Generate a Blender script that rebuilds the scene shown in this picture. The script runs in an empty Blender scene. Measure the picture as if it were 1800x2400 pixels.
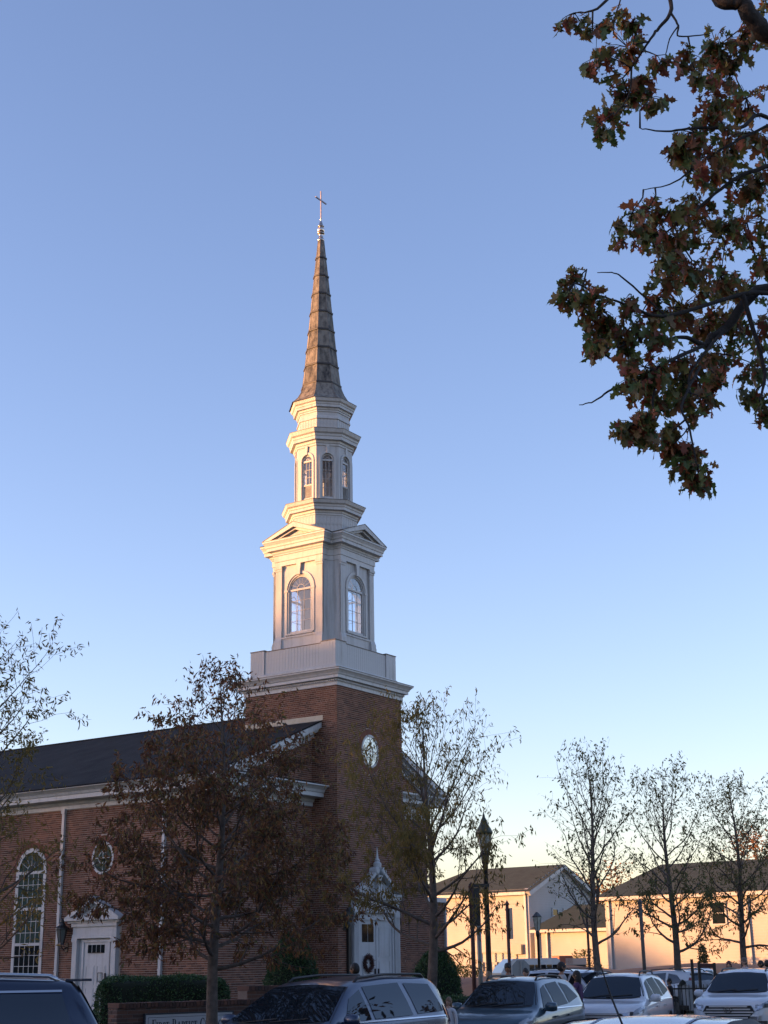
import bpy, bmesh, math, random
from mathutils import Vector, Matrix, Euler
from math import sin, cos, pi, radians as R, sqrt, atan2, hypot
random.seed(7)
SC = bpy.context.scene
COL = SC.collection
# ------------------------------------------------------------------ camera
FPX = 3328.0                      # focal length in pixels of the 1800x2400 photo
PITCH, ROLL = R(17.7064), R(-0.9103)
AF = Vector((0, cos(PITCH), sin(PITCH))); _u = Vector((0, -sin(PITCH), cos(PITCH))); _r = Vector((1, 0, 0))
AR = _r*cos(ROLL)+_u*sin(ROLL); AU = -_r*sin(ROLL)+_u*cos(ROLL)
CZ = 1.65
cam = bpy.data.cameras.new('camera'); camo = bpy.data.objects.new('camera', cam); COL.objects.link(camo)
cam.sensor_fit = 'VERTICAL'; cam.sensor_height = 36; cam.lens = 36*FPX/2400; cam.clip_end = 3000; cam.clip_start = .1
m = Matrix((AR, AU, -AF)).transposed().to_4x4(); m.translation = (0, 0, CZ); camo.matrix_world = m
SC.camera = camo
# ------------------------------------------------------------------ light
SUN_AZ, SUN_EL = -95.0, 3.4       # azimuth from +Y towards +X, degrees
W = bpy.data.worlds.new('World'); SC.world = W; W.use_nodes = True
wn = W.node_tree; wn.nodes.clear()
sky = wn.nodes.new('ShaderNodeTexSky'); sky.sky_type = 'NISHITA'; sky.sun_disc = False
sky.sun_elevation = R(SUN_EL); sky.sun_rotation = R(SUN_AZ); sky.altitude = 100
sky.air_density = 0.85; sky.dust_density = 0.6; sky.ozone_density = 1.6
bg = wn.nodes.new('ShaderNodeBackground'); bg.inputs[1].default_value = 0.15
wo = wn.nodes.new('ShaderNodeOutputWorld'); tint = wn.nodes.new('ShaderNodeMix'); tint.data_type = 'RGBA'; tint.blend_type = 'MULTIPLY'; tint.inputs[0].default_value = 1
tint.inputs[7].default_value = (1.17, 1.0, 1.20, 1)      # cool white balance of the whole picture
wn.links.new(sky.outputs[0], tint.inputs[6]); wn.links.new(tint.outputs[2], bg.inputs[0]); wn.links.new(bg.outputs[0], wo.inputs[0])
sl = bpy.data.lights.new('sun', 'SUN'); sl.energy = 3.9; sl.angle = R(0.6); sl.color = (1.0, .46, .16)
so = bpy.data.objects.new('sun', sl); COL.objects.link(so)
sd = Vector((sin(R(SUN_AZ))*cos(R(SUN_EL)), cos(R(SUN_AZ))*cos(R(SUN_EL)), sin(R(SUN_EL))))
so.rotation_euler = sd.to_track_quat('Z', 'Y').to_euler()
vs = SC.view_settings; vs.view_transform = 'Standard'; vs.look = 'None'; vs.gamma = 1; vs.use_curve_mapping = False
vs.exposure = 1.93
# ------------------------------------------------------------------ helpers
def ray(px, py): return AR*((px-900)/FPX) - AU*((py-1200)/FPX) + AF
def at(px, py, D):                # the point at ground distance D seen at photo pixel (px,py)
    d = ray(px, py); return Vector((0, 0, CZ)) + d*(D/hypot(d.x, d.y))
def on(px, D, z):                 # ground position under pixel column px near the horizon
    py = 2262
    for _ in range(4):
        p = at(px, py, D); py -= (z-p.z)*FPX/D
    p = at(px, py, D); p.z = z; return p
GZ = -.25                         # level of the street and car park
MATS = {}
def mat(name, col, rough=.6, metal=0, noise=0, nscale=5, bump=0, bscale=40, spec=.5, coat=0, col2=None, trans=False):
    if name in MATS: return MATS[name]
    m = bpy.data.materials.new(name); m.use_nodes = True; MATS[name] = m
    nt = m.node_tree; b = nt.nodes['Principled BSDF']
    b.inputs['Base Color'].default_value = (*col, 1); b.inputs['Roughness'].default_value = rough
    b.inputs['Metallic'].default_value = metal; b.inputs['Specular IOR Level'].default_value = spec
    b.inputs['Coat Weight'].default_value = coat; b.inputs['Coat Roughness'].default_value = .04
    if noise or bump:
        tc = nt.nodes.new('ShaderNodeTexCoord')
    if noise:
        n = nt.nodes.new('ShaderNodeTexNoise'); n.inputs['Scale'].default_value = nscale; n.inputs['Detail'].default_value = 6
        nt.links.new(tc.outputs['Object'], n.inputs['Vector'])
        r = nt.nodes.new('ShaderNodeValToRGB'); r.color_ramp.elements[0].position = .3; r.color_ramp.elements[1].position = .7
        c2 = col2 or tuple(c*(1-noise) for c in col)
        r.color_ramp.elements[0].color = (*c2, 1); r.color_ramp.elements[1].color = (*[min(1, c*(1+noise*.3)) for c in col], 1)
        nt.links.new(n.outputs[0], r.inputs[0]); nt.links.new(r.outputs[0], b.inputs['Base Color'])
    if bump:
        n2 = nt.nodes.new('ShaderNodeTexNoise'); n2.inputs['Scale'].default_value = bscale; n2.inputs['Detail'].default_value = 5
        nt.links.new(tc.outputs['Object'], n2.inputs['Vector'])
        bp = nt.nodes.new('ShaderNodeBump'); bp.inputs['Strength'].default_value = bump; bp.inputs['Distance'].default_value = .02
        nt.links.new(n2.outputs[0], bp.inputs['Height']); nt.links.new(bp.outputs[0], b.inputs['Normal'])
    return m
def rnd_mat(name, cols, rough=.8, sub=0, spec=.3, stain=False):     # one colour per loose piece
    if name in MATS: return MATS[name]
    m = bpy.data.materials.new(name); m.use_nodes = True; MATS[name] = m
    nt = m.node_tree; b = nt.nodes['Principled BSDF']; b.inputs['Roughness'].default_value = rough
    b.inputs['Specular IOR Level'].default_value = spec
    g = nt.nodes.new('ShaderNodeNewGeometry'); oi = nt.nodes.new('ShaderNodeObjectInfo')
    a = nt.nodes.new('ShaderNodeMath'); a.operation = 'ADD'; f = nt.nodes.new('ShaderNodeMath'); f.operation = 'FRACT'
    nt.links.new(g.outputs['Random Per Island'], a.inputs[0]); nt.links.new(oi.outputs['Random'], a.inputs[1]); nt.links.new(a.outputs[0], f.inputs[0])
    r = nt.nodes.new('ShaderNodeValToRGB'); r.color_ramp.interpolation = 'LINEAR'
    els = r.color_ramp.elements
    while len(els) < len(cols): els.new(.5)
    for i, c in enumerate(cols): els[i].position = i/(len(cols)-1); els[i].color = (*c, 1)
    nt.links.new(f.outputs[0], r.inputs[0]); nt.links.new(r.outputs[0], b.inputs['Base Color'])
    if stain:                      # rain and soot staining of the wall
        tc = nt.nodes.new('ShaderNodeTexCoord'); n = nt.nodes.new('ShaderNodeTexNoise'); n.inputs['Scale'].default_value = .45; n.inputs['Detail'].default_value = 6
        nt.links.new(tc.outputs['Object'], n.inputs['Vector']); r3 = nt.nodes.new('ShaderNodeValToRGB'); e = r3.color_ramp.elements; e[0].position = .35; e[0].color = (.72, .70, .70, 1); e[1].position = .62; e[1].color = (1.0, 1.0, 1.0, 1)
        mx = nt.nodes.new('ShaderNodeMix'); mx.data_type = 'RGBA'; mx.blend_type = 'MULTIPLY'; mx.inputs[0].default_value = 1
        nt.links.new(n.outputs[0], r3.inputs[0]); nt.links.new(r.outputs[0], mx.inputs[6]); nt.links.new(r3.outputs[0], mx.inputs[7]); nt.links.new(mx.outputs[2], b.inputs['Base Color'])
    if sub:                        # leaves let some light through
        tr = nt.nodes.new('ShaderNodeBsdfTranslucent'); mx = nt.nodes.new('ShaderNodeMixShader'); mx.inputs[0].default_value = sub
        nt.links.new(r.outputs[0], tr.inputs[0]); nt.links.new(b.outputs[0], mx.inputs[1]); nt.links.new(tr.outputs[0], mx.inputs[2])
        nt.links.new(mx.outputs[0], nt.nodes['Material Output'].inputs[0])
    return m
def glass_mat(name, tint=(.8, .85, .9), refl=.25, rough=.02):       # thin see-through pane
    if name in MATS: return MATS[name]
    m = bpy.data.materials.new(name); m.use_nodes = True; MATS[name] = m
    nt = m.node_tree; nt.nodes.remove(nt.nodes['Principled BSDF'])
    t = nt.nodes.new('ShaderNodeBsdfTransparent'); t.inputs[0].default_value = (*tint, 1)
    g = nt.nodes.new('ShaderNodeBsdfGlossy'); g.inputs['Roughness'].default_value = rough
    lw = nt.nodes.new('ShaderNodeLayerWeight'); lw.inputs[0].default_value = refl
    mx = nt.nodes.new('ShaderNodeMixShader')
    nt.links.new(lw.outputs['Facing'], mx.inputs[0]); nt.links.new(t.outputs[0], mx.inputs[1]); nt.links.new(g.outputs[0], mx.inputs[2])
    nt.links.new(mx.outputs[0], nt.nodes['Material Output'].inputs[0])
    return m
class MB:
    def __init__(s, M=None): s.v = []; s.f = []; s.M = M or Matrix()
    def add(s, vs, fs, M=None):
        o = len(s.v); MM = s.M @ M if M else s.M
        s.v += [tuple(MM @ Vector(p)) for p in vs]; s.f += [tuple(i+o for i in f) for f in fs]
    def box(s, x0, x1, y0, y1, z0, z1, M=None):
        s.add([(x0,y0,z0),(x1,y0,z0),(x1,y1,z0),(x0,y1,z0),(x0,y0,z1),(x1,y0,z1),(x1,y1,z1),(x0,y1,z1)],
              [(0,3,2,1),(4,5,6,7),(0,1,5,4),(1,2,6,5),(2,3,7,6),(3,0,4,7)], M)
    def prism(s, poly, h0, h1, M=None):          # polygon in xy extruded along z
        n = len(poly)
        s.add([(x, y, h0) for x, y in poly]+[(x, y, h1) for x, y in poly],
              [tuple(range(n-1, -1, -1)), tuple(range(n, 2*n))]+[(i, (i+1) % n, n+(i+1) % n, n+i) for i in range(n)], M)
    def lathe(s, prof, n=16, M=None, cap=True, a0=0):       # prof [(r,z)]
        vs = []; fs = []
        for r, z in prof:
            for k in range(n): a = a0+2*pi*k/n; vs.append((r*cos(a), r*sin(a), z))
        for j in range(len(prof)-1):
            for k in range(n): k2 = (k+1) % n; fs.append((j*n+k, j*n+k2, (j+1)*n+k2, (j+1)*n+k))
        if cap: fs += [tuple(range(n-1, -1, -1)), tuple(range((len(prof)-1)*n, len(prof)*n))]
        s.add(vs, fs, M)
    def tube(s, pts, rad, n=6, cap=True):
        vs = []; fs = []; prev = None
        for i, p in enumerate(pts):
            p = Vector(p); d = (Vector(pts[min(i+1, len(pts)-1)])-Vector(pts[max(i-1, 0)]))
            if d.length < 1e-9: d = Vector((0, 0, 1))
            d.normalize()
            if prev is None: a = d.orthogonal().normalized()
            else:
                a = prev-d*prev.dot(d); a = a.normalized() if a.length > 1e-6 else d.orthogonal().normalized()
            prev = a; b = d.cross(a); r = rad[i] if hasattr(rad, '__len__') else rad
            for k in range(n): t = 2*pi*k/n; vs.append(tuple(p+a*(r*cos(t))+b*(r*sin(t))))
        for j in range(len(pts)-1):
            for k in range(n): k2 = (k+1) % n; fs.append((j*n+k, j*n+k2, (j+1)*n+k2, (j+1)*n+k))
        if cap: fs += [tuple(range(n-1, -1, -1)), tuple(range((len(pts)-1)*n, len(pts)*n))]
        s.add(vs, fs)
    def mesh(s, name, m, smooth=False):
        me = bpy.data.meshes.new(name); me.from_pydata(s.v, [], s.f)
        if m: me.materials.append(m)
        if smooth: me.polygons.foreach_set('use_smooth', [True]*len(me.polygons))
        me.update(); return me
    def build(s, name, m, parent=None, smooth=False, kind=None, label=None):
        o = bpy.data.objects.new(name, s.mesh(name, m, smooth)); COL.objects.link(o)
        if parent: o.parent = parent
        if kind: o['kind'] = kind
        if label: o['label'] = label
        return o
def thing(name, label, cat, loc=(0, 0, 0), rz=0, group=None):
    o = bpy.data.objects.new(name, None); COL.objects.link(o); o.location = loc; o.rotation_euler = (0, 0, rz)
    o['label'] = label; o['category'] = cat
    if group: o['group'] = group
    return o
def tag(o, label, cat, group=None):
    o['label'] = label; o['category'] = cat
    if group: o['group'] = group
    return o
def inst(o, M, parent=None):       # copy sharing mesh data
    c = o.copy(); COL.objects.link(c); c.matrix_local = M
    if parent: c.parent = parent
    return c
def copy_tree(o, parent=None):
    c = o.copy(); COL.objects.link(c); c.parent = parent
    for ch in list(o.children): copy_tree(ch, c)
    return c
# materials
def paint_mat(name, col, rough, dirt=.30):
    m = bpy.data.materials.new(name); m.use_nodes = True; MATS[name] = m; nt = m.node_tree; b = nt.nodes['Principled BSDF']; b.inputs['Roughness'].default_value = rough; b.inputs['Specular IOR Level'].default_value = .3
    tc = nt.nodes.new('ShaderNodeTexCoord'); out = None
    for sc, s_, lo, hi, amt in (((7, 7, .55), 1.0, .50, .74, dirt), ((1.1, 1.1, .9), 1.0, .35, .75, .14), ((14, 14, 14), 1.0, .45, .8, .08)):
        mp = nt.nodes.new('ShaderNodeMapping'); mp.inputs['Scale'].default_value = sc; n = nt.nodes.new('ShaderNodeTexNoise'); n.inputs['Scale'].default_value = s_; n.inputs['Detail'].default_value = 5; n.inputs['Roughness'].default_value = .6
        r = nt.nodes.new('ShaderNodeValToRGB'); e = r.color_ramp.elements; e[0].position = lo; e[0].color = (1, 1, 1, 1); e[1].position = hi; e[1].color = (1-amt, 1-amt*1.05, 1-amt*1.15, 1)
        nt.links.new(tc.outputs['Object'], mp.inputs[0]); nt.links.new(mp.outputs[0], n.inputs['Vector']); nt.links.new(n.outputs[0], r.inputs[0])
        mx = nt.nodes.new('ShaderNodeMix'); mx.data_type = 'RGBA'; mx.blend_type = 'MULTIPLY'; mx.inputs[0].default_value = 1; nt.links.new(r.outputs[0], mx.inputs[7])
        if out is None: mx.inputs[6].default_value = (*col, 1)
        else: nt.links.new(out, mx.inputs[6])
        out = mx.outputs[2]
    nt.links.new(out, b.inputs['Base Color']); return m
WHITE = paint_mat('white_paint', (.48, .485, .50), .5); TRIM = paint_mat('white_trim', (.50, .505, .515), .45, .22)
MORTAR = mat('mortar', (.38, .30, .25), .95, noise=.25, nscale=2, bump=.3, bscale=60)
BRICK = rnd_mat('brick_red', [(.13, .055, .036), (.19, .08, .049), (.245, .11, .07), (.15, .064, .041), (.09, .042, .03), (.215, .095, .058)], .85, stain=True)
BRICKP = rnd_mat('brick_smooth_red', [(.15, .058, .036), (.19, .072, .044), (.165, .062, .04)], .8)
BRICKD = rnd_mat('brick_weathered', [(.06, .04, .036), (.10, .055, .045), (.14, .07, .05), (.05, .04, .04)], .9)
SHING = mat('roof_shingle', (.022, .022, .024), .95, noise=.45, nscale=1.2, bump=.5, bscale=30, spec=.2)
FLASH = mat('flashing', (.42, .38, .30), .5, noise=.3, nscale=4)
LEADM = mat('cap_metal', (.10, .085, .075), .5, .3)
BLACK = mat('black_iron', (.012, .012, .013), .4)
DARK = mat('dark_interior', (.01, .011, .014), .9)
GL_CLEAR = glass_mat('window_pane_clear', (.86, .92, 1.0), .28)
# a pane with reflections and a dark room behind
GLASSD = mat('window_glass', (.012, .016, .018), .05, spec=.3)
GLASSG = mat('window_glass_green', (.05, .075, .065), .06, spec=.9, coat=.4)
def glass_sky():
    m = mat('window_glass_sky', (.25, .27, .27), .04, metal=.6)
    return m
# ------------------------------------------------------------------ sky is the world; ground
def fbm(x, y): return sin(x*.7+1.3*sin(y*.5))*.5+sin(y*.9+1.7*sin(x*.33+2))*.5
def sst(a, b, x):
    t = max(0, min(1, (x-a)/(b-a))); return t*t*(3-2*t)
CH_O = Vector((-1.71063351, 47.96950837, 0)); CH_A = R(56.3735)
CU = Vector((cos(CH_A), sin(CH_A), 0)); CV = Vector((-sin(CH_A), cos(CH_A), 0))
def ground_z(x, y):
    # lawn rises towards the church
    p = Vector((x, y, 0))-CH_O; u, v = p.dot(CU), p.dot(CV)
    k = sst(-15, -7, u)*1.0
    k2 = sst(-9, -2.5, v)
    l = max(0, min(k, k2)) if u < 14 else 0
    k = l*(1-sst(10, 14, u)) if u > 10 else l
    return -.30+.68*k
g = MB(); N = 110
xs = [-600+0*i for i in range(0)]
def axis(lo, a, b, hi, n1, n2): return [lo+(a-lo)*i/n1 for i in range(n1)]+[a+(b-a)*i/n2 for i in range(n2)]+[b+(hi-b)*i/n1 for i in range(n1+1)]
gx = axis(-900, -50, 50, 900, 6, 80); gy = axis(-900, 20, 100, 1500, 6, 64)
idx = {}
for j, y in enumerate(gy):
    for i, x in enumerate(gx): g.v.append((x, y, ground_z(x, y)))
nx = len(gx)
for j in range(len(gy)-1):
    for i in range(nx-1): g.f.append((j*nx+i, j*nx+i+1, (j+1)*nx+i+1, (j+1)*nx+i))
GRASS = mat('grass_ground', (.055, .075, .028), .95, noise=.5, nscale=.6, bump=.8, bscale=60, col2=(.09, .08, .04))
g.build('lawn_ground', GRASS, smooth=True, kind='structure')
ASPH = mat('asphalt', (.055, .055, .058), .9, noise=.3, nscale=2, bump=.4, bscale=120)
lot = MB(); e0 = CH_O-CU*16-CV*3.0
# car park sheet: in front of a kerb line parallel to the church front
lotpoly = [(-70, -60), (60, -60), (60, 44), (7.5, 44), (1.5, 35), (-4.5, 31.5), (-16, 31.5), (-40, 31.5), (-70, 31.5)]
lot.prism(lotpoly, GZ-.02, GZ)
lot.build('car_park', ASPH, kind='structure')
kb = MB()
kpts = [(-40, 31.6), (-16, 31.6), (-4.5, 31.6), (1.5, 35.1), (7.5, 44.1), (60, 44.1)]
CONC = mat('concrete', (.33, .32, .30), .9, noise=.2, nscale=3, bump=.2, bscale=60)
for (xa, ya), (xb, yb) in zip(kpts, kpts[1:]):
    d = Vector((xb-xa, yb-ya, 0)); L = d.length; a = atan2(d.y, d.x)
    kb.box(0, L, 0, 1.6, GZ-.1, GZ+.13, Matrix.Translation((xa, ya, 0)) @ Matrix.Rotation(a, 4, 'Z'))
kb.build('pavement', CONC, kind='structure')
mk = MB()
for i in range(9):                 # bay lines
    p = on(300+i*230, 21+i*1.9, 0); mk.box(-.05, .05, -2.6, 2.6, GZ+.002, GZ+.006, Matrix.Translation((p.x, p.y, 0)) @ Matrix.Rotation(R(-33), 4, 'Z'))
mk.build('bay_lines', mat('road_paint', (.6, .6, .58), .7, noise=.3), kind='structure')
# ------------------------------------------------------------------ THE CHURCH (local axes: x=u along the front, y=v along the side)
church = thing('brick_church', 'red brick church with white steeple and grey metal spire topped by a cross', 'church', CH_O, CH_A)
def frame(o, s, n):                # 2D (s,z) plus depth n -> local
    s = Vector(s); n = Vector(n); z = Vector((0, 0, 1))
    return Matrix(((s.x, z.x, n.x, o[0]), (s.y, z.y, n.y, o[1]), (s.z, z.z, n.z, o[2]), (0, 0, 0, 1)))
T = 4.0; ZB = .2; ZT = 10.84      # tower width, wall foot, top of brickwork
NU0, NU1, NV0, NV1 = -4.7, 7.2, 1.05, 34.0
ZE = 6.78                          # bottom of frieze
RIDGE_U, RIDGE_Z = 2.0, 10.47; LE, RE = -5.45, 7.95; LEZ, REZ = 7.45, 7.92
def roof_z(u): return RIDGE_Z-(RIDGE_U-u)*(RIDGE_Z-LEZ)/(RIDGE_U-LE) if u < RIDGE_U else RIDGE_Z-(u-RIDGE_U)*(RIDGE_Z-REZ)/(RE-RIDGE_U)
# solid walls (mortar face)
w = MB(); w.box(0, T, 0, T, ZB, ZT); w.build('tower_wall', MORTAR, church)
w = MB()
w.prism([(NU0, ZB), (NU1, ZB), (NU1, roof_z(NU1)-.12), (RIDGE_U, RIDGE_Z-.12), (NU0, roof_z(NU0)-.12)], -NV1, -NV0, Matrix(((1,0,0,0),(0,0,-1,0),(0,1,0,0),(0,0,0,1))))
nave = w.build('nave_wall', MORTAR, church)
# roof
rf = MB(); V0 = NV0-.42
for a, b in (((RIDGE_U, RIDGE_Z), (LE, LEZ)), ((RIDGE_U, RIDGE_Z), (RE, REZ))):
    d = Vector((b[0]-a[0], b[1]-a[1])); nrm = Vector((-d.y, d.x)).normalized(); nrm = nrm if nrm.y > 0 else -nrm
    t = .05
    poly = [a, b, (b[0]-nrm.x*0, b[1]-t), (a[0], a[1]-t)]
    rf.prism(poly, V0, NV1, Matrix(((1,0,0,0),(0,0,1,0),(0,1,0,0),(0,0,0,1))))
rf.build('roof', SHING, church)
rc = MB(); rc.tube([(RIDGE_U, V0, RIDGE_Z), (RIDGE_U, NV1, RIDGE_Z)], .05, 6); rc.build('ridge_cap', SHING, church)
# ---------------- brickwork
PL, PH, BL, BH = .2127, .0677, .200, .0535
bricks = []                        # (M, s0,s1,z0,z1,origin world dist)
def brickface(F, s0, s1, z0, z1, allow=None, proud=.007):
    n = int((z1-z0)/PH)
    for r in range(n+1):
        za = z0+r*PH; zb = min(za+BH, z1)
        if zb-za < .015: continue
        iv = allow((za+zb)/2) if allow else [(s0, s1)]
        head = (r % 6 == 5)
        for (a, b) in iv:
            a = max(a, s0); b = min(b, s1)
            if b-a < .03: continue
            pl = PL/2 if head else PL; off = (r % 2)*pl/2
            k0 = int((a-s0)/pl)-2
            k = k0
            while True:
                x0 = s0+k*pl+off; x1 = x0+pl-(PL-BL); k += 1
                if x0 >= b: break
                xa, xb = max(x0, a), min(x1, b)
                if xb-xa > .025: bricks.append((F, xa, xb, za, zb, proud+random.uniform(-.0015, .002)))
def sub(iv, lo, hi):
    out = []
    for a, b in iv:
        if hi <= a or lo >= b: out.append((a, b)); continue
        if lo > a: out.append((a, lo))
        if hi < b: out.append((hi, b))
    return out
def ell(iv, c, zc, rx, rz, z):
    t = 1-((z-zc)/rz)**2
    return sub(iv, c-rx*sqrt(t), c+rx*sqrt(t)) if t > 0 else iv
F_TL = frame((0, 0, 0), (0, 1, 0), (-1, 0, 0))       # tower left face, s=v
F_TF = frame((0, 0, 0), (1, 0, 0), (0, -1, 0))       # tower front face, s=u
F_NS = frame((NU0, 0, 0), (0, 1, 0), (-1, 0, 0))     # nave side
F_NF = frame((0, NV0, 0), (1, 0, 0), (0, -1, 0))     # nave front
RWF = (1.95, 8.74, .50, .56); RWS = (6.0, 5.12, .46, .50); RING = .24
def a_tf(z):
    iv = [(-.007, T)]
    iv = ell(iv, RWF[0], RWF[1], RWF[2]+RING, RWF[3]+RING, z)
    if z < 3.9: iv = sub(iv, .72, 3.4)
    return iv
def a_tl(z):
    iv = [(0, T+.0)]
    if z < ZE+.2: iv = sub(iv, NV0, 9)
    elif z < roof_z(0)-.1: iv = sub(iv, NV0, 9)
    return iv
def a_ns(z):
    iv = [(NV0, 15)]
    iv = ell(iv, RWS[0], RWS[1], RWS[2]+RING, RWS[3]+RING, z)
    for c in (9.3, 13.4):
        if 1.05 < z < 4.85: iv = sub(iv, c-.72, c+.72)
        else: iv = ell(iv, c, 4.85, .90, .95, z) if z >= 4.85 else iv
    if z < 3.2: iv = sub(iv, 5.05, 7.05)
    return iv
def a_nf(z):
    iv = [(NU0-.007, NU1)]
    iv = sub(iv, 0, T)
    if z > ZE:                      # gable triangle above the return
        uL = LE+(z-LEZ+.5)/((RIDGE_Z-LEZ)/(RIDGE_U-LE)); uR = RE-(z-REZ+.5)/((RIDGE_Z-REZ)/(RE-RIDGE_U))
        iv = sub(iv, -99, uL); iv = sub(iv, uR, 99)
    return iv
brickface(F_TL, 0, T, ZB, ZT, a_tl); brickface(F_TF, -.007, T, ZB, ZT, a_tf)
brickface(F_NS, NV0, 15, ZB, ZE, a_ns); brickface(F_NF, NU0-.007, NU1, ZB, 10.2, a_nf)
CHM = Matrix.Translation(CH_O) @ Matrix.Rotation(CH_A, 4, 'Z')
CAMP = Vector((0, 0, CZ))
def emit_bricks(lst, owner, MW, matl, zlo, count=300, facefn=None):
    sc = []
    for i, (F, a, b, z0, z1, pr) in enumerate(lst):
        c = MW @ (F @ Vector(((a+b)/2, (z0+z1)/2, 0))); n = (MW.to_3x3() @ F.to_3x3() @ Vector((0, 0, 1)))
        d = CAMP-c; vis = z0 > zlo and abs(b-a-BL) < .001 and abs(z1-z0-BH) < .001 and (facefn is None or facefn(c))
        sc.append((-(abs(n.dot(d.normalized()))/d.length_squared) if vis else 0, i))
    sc.sort(); pick = set(i for s_, i in sc[:count] if s_ < 0)
    st = MB(); proto = None
    for i, (F, a, b, z0, z1, pr) in enumerate(lst):
        if i in pick:
            if proto is None:
                pb = MB(); pb.box(-BL/2, BL/2, -BH/2, BH/2, -.012, .0); proto = pb.mesh('brick', matl)
            o = bpy.data.objects.new('brick', proto); COL.objects.link(o); o.parent = owner
            o.matrix_local = F @ Matrix.Translation(((a+b)/2, (z0+z1)/2, pr))
        else:
            vs = [(a, z0, -.01), (b, z0, -.01), (b, z1, -.01), (a, z1, -.01), (a, z0, pr), (b, z0, pr), (b, z1, pr), (a, z1, pr)]
            st.add(vs, [(4, 5, 6, 7), (0, 1, 5, 4), (1, 2, 6, 5), (2, 3, 7, 6), (3, 0, 4, 7)], F)
    return st.build('brickwork', matl, owner, kind='stuff')
def proj(P):
    d = P-CAMP; return 900+FPX*d.dot(AR)/d.dot(AF), 1200-FPX*d.dot(AU)/d.dot(AF)
def inview(c):
    x, y = proj(c); return 20 < x < 960 and y < 2290
emit_bricks(bricks, church, CHM, BRICK, 1.0, 300, inview)
# rings of rubbed brick round the openings
def ring_bricks(F, c, zc, rx, rz, wd, a0, a1, n):
    mb = MB()
    for k in range(n):
        t0 = a0+(a1-a0)*(k+.06)/n; t1 = a0+(a1-a0)*(k+.94)/n
        vs = []
        for d in (-.01, .012):
            for (t, q) in ((t0, 0), (t1, 0), (t1, wd), (t0, wd)): vs.append((c+(rx+q)*cos(t), zc+(rz+q)*sin(t), d))
        mb.add(vs, [(4, 5, 6, 7), (0, 1, 5, 4), (1, 2, 6, 5), (2, 3, 7, 6), (3, 0, 4, 7)], F)
    return mb.build('brick_ring', BRICKP, church, kind='stuff')
ring_bricks(F_TF, RWF[0], RWF[1], RWF[2]+.02, RWF[3]+.02, RING-.04, 0, 2*pi, 52)
ring_bricks(F_NS, RWS[0], RWS[1], RWS[2]+.02, RWS[3]+.02, RING-.04, 0, 2*pi, 48)
for c in (9.3, 13.4): ring_bricks(F_NS, c, 4.85, .74, .77, .18, 0, pi, 34)
# ---------------- windows
def ring2d(mb, F, c, zc, rx, rz, w_, d0, d1, a0=0, a1=2*pi, n=32):
    vs = []; fs = []; m_ = n+1
    for k in range(m_):
        t = a0+(a1-a0)*k/n
        for q, d in ((0, d0), (w_, d0), (w_, d1), (0, d1)): vs.append((c+(rx+q)*cos(t), zc+(rz+q)*sin(t), d))
    for k in range(n):
        for j in range(4): fs.append((4*k+j, 4*k+(j+1) % 4, 4*(k+1)+(j+1) % 4, 4*(k+1)+j))
    fs += [(0, 1, 2, 3), (4*n+3, 4*n+2, 4*n+1, 4*n)]
    mb.add(vs, fs, F)
def disc(mb, F, c, zc, rx, rz, d, n=32, a0=0, a1=2*pi):
    mb.add([(c, zc, d)]+[(c+rx*cos(a0+(a1-a0)*k/n), zc+rz*sin(a0+(a1-a0)*k/n), d) for k in range(n+1)], [(0, k+1, k+2) for k in range(n)], F)
def round_window(F, spec, glass):
    c, zc, rx, rz = spec
    mb = MB(); ring2d(mb, F, c, zc, rx-.05, rz-.05, .075, -.03, .03); w_ = mb.build('round_window', TRIM, church)
    q = MB(); disc(q, F, c, zc, rx-.04, rz-.04, .011); q.build('pane', glass, w_)
    q = MB()
    q.box(c-.011, c+.011, zc-rz+.05, zc+rz-.05, .012, .022, F); q.box(c-rx+.05, c+rx-.05, zc-.011, zc+.011, .013, .0225, F)
    ring2d(q, F, c, zc, rx*.38, rz*.38, .02, .012, .021)
    q.build('muntin', TRIM, w_)
round_window(F_TF, RWF, mat('window_glass_sky', (.50, .50, .47), .12, metal=.7))
round_window(F_NS, RWS, GLASSG)
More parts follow.
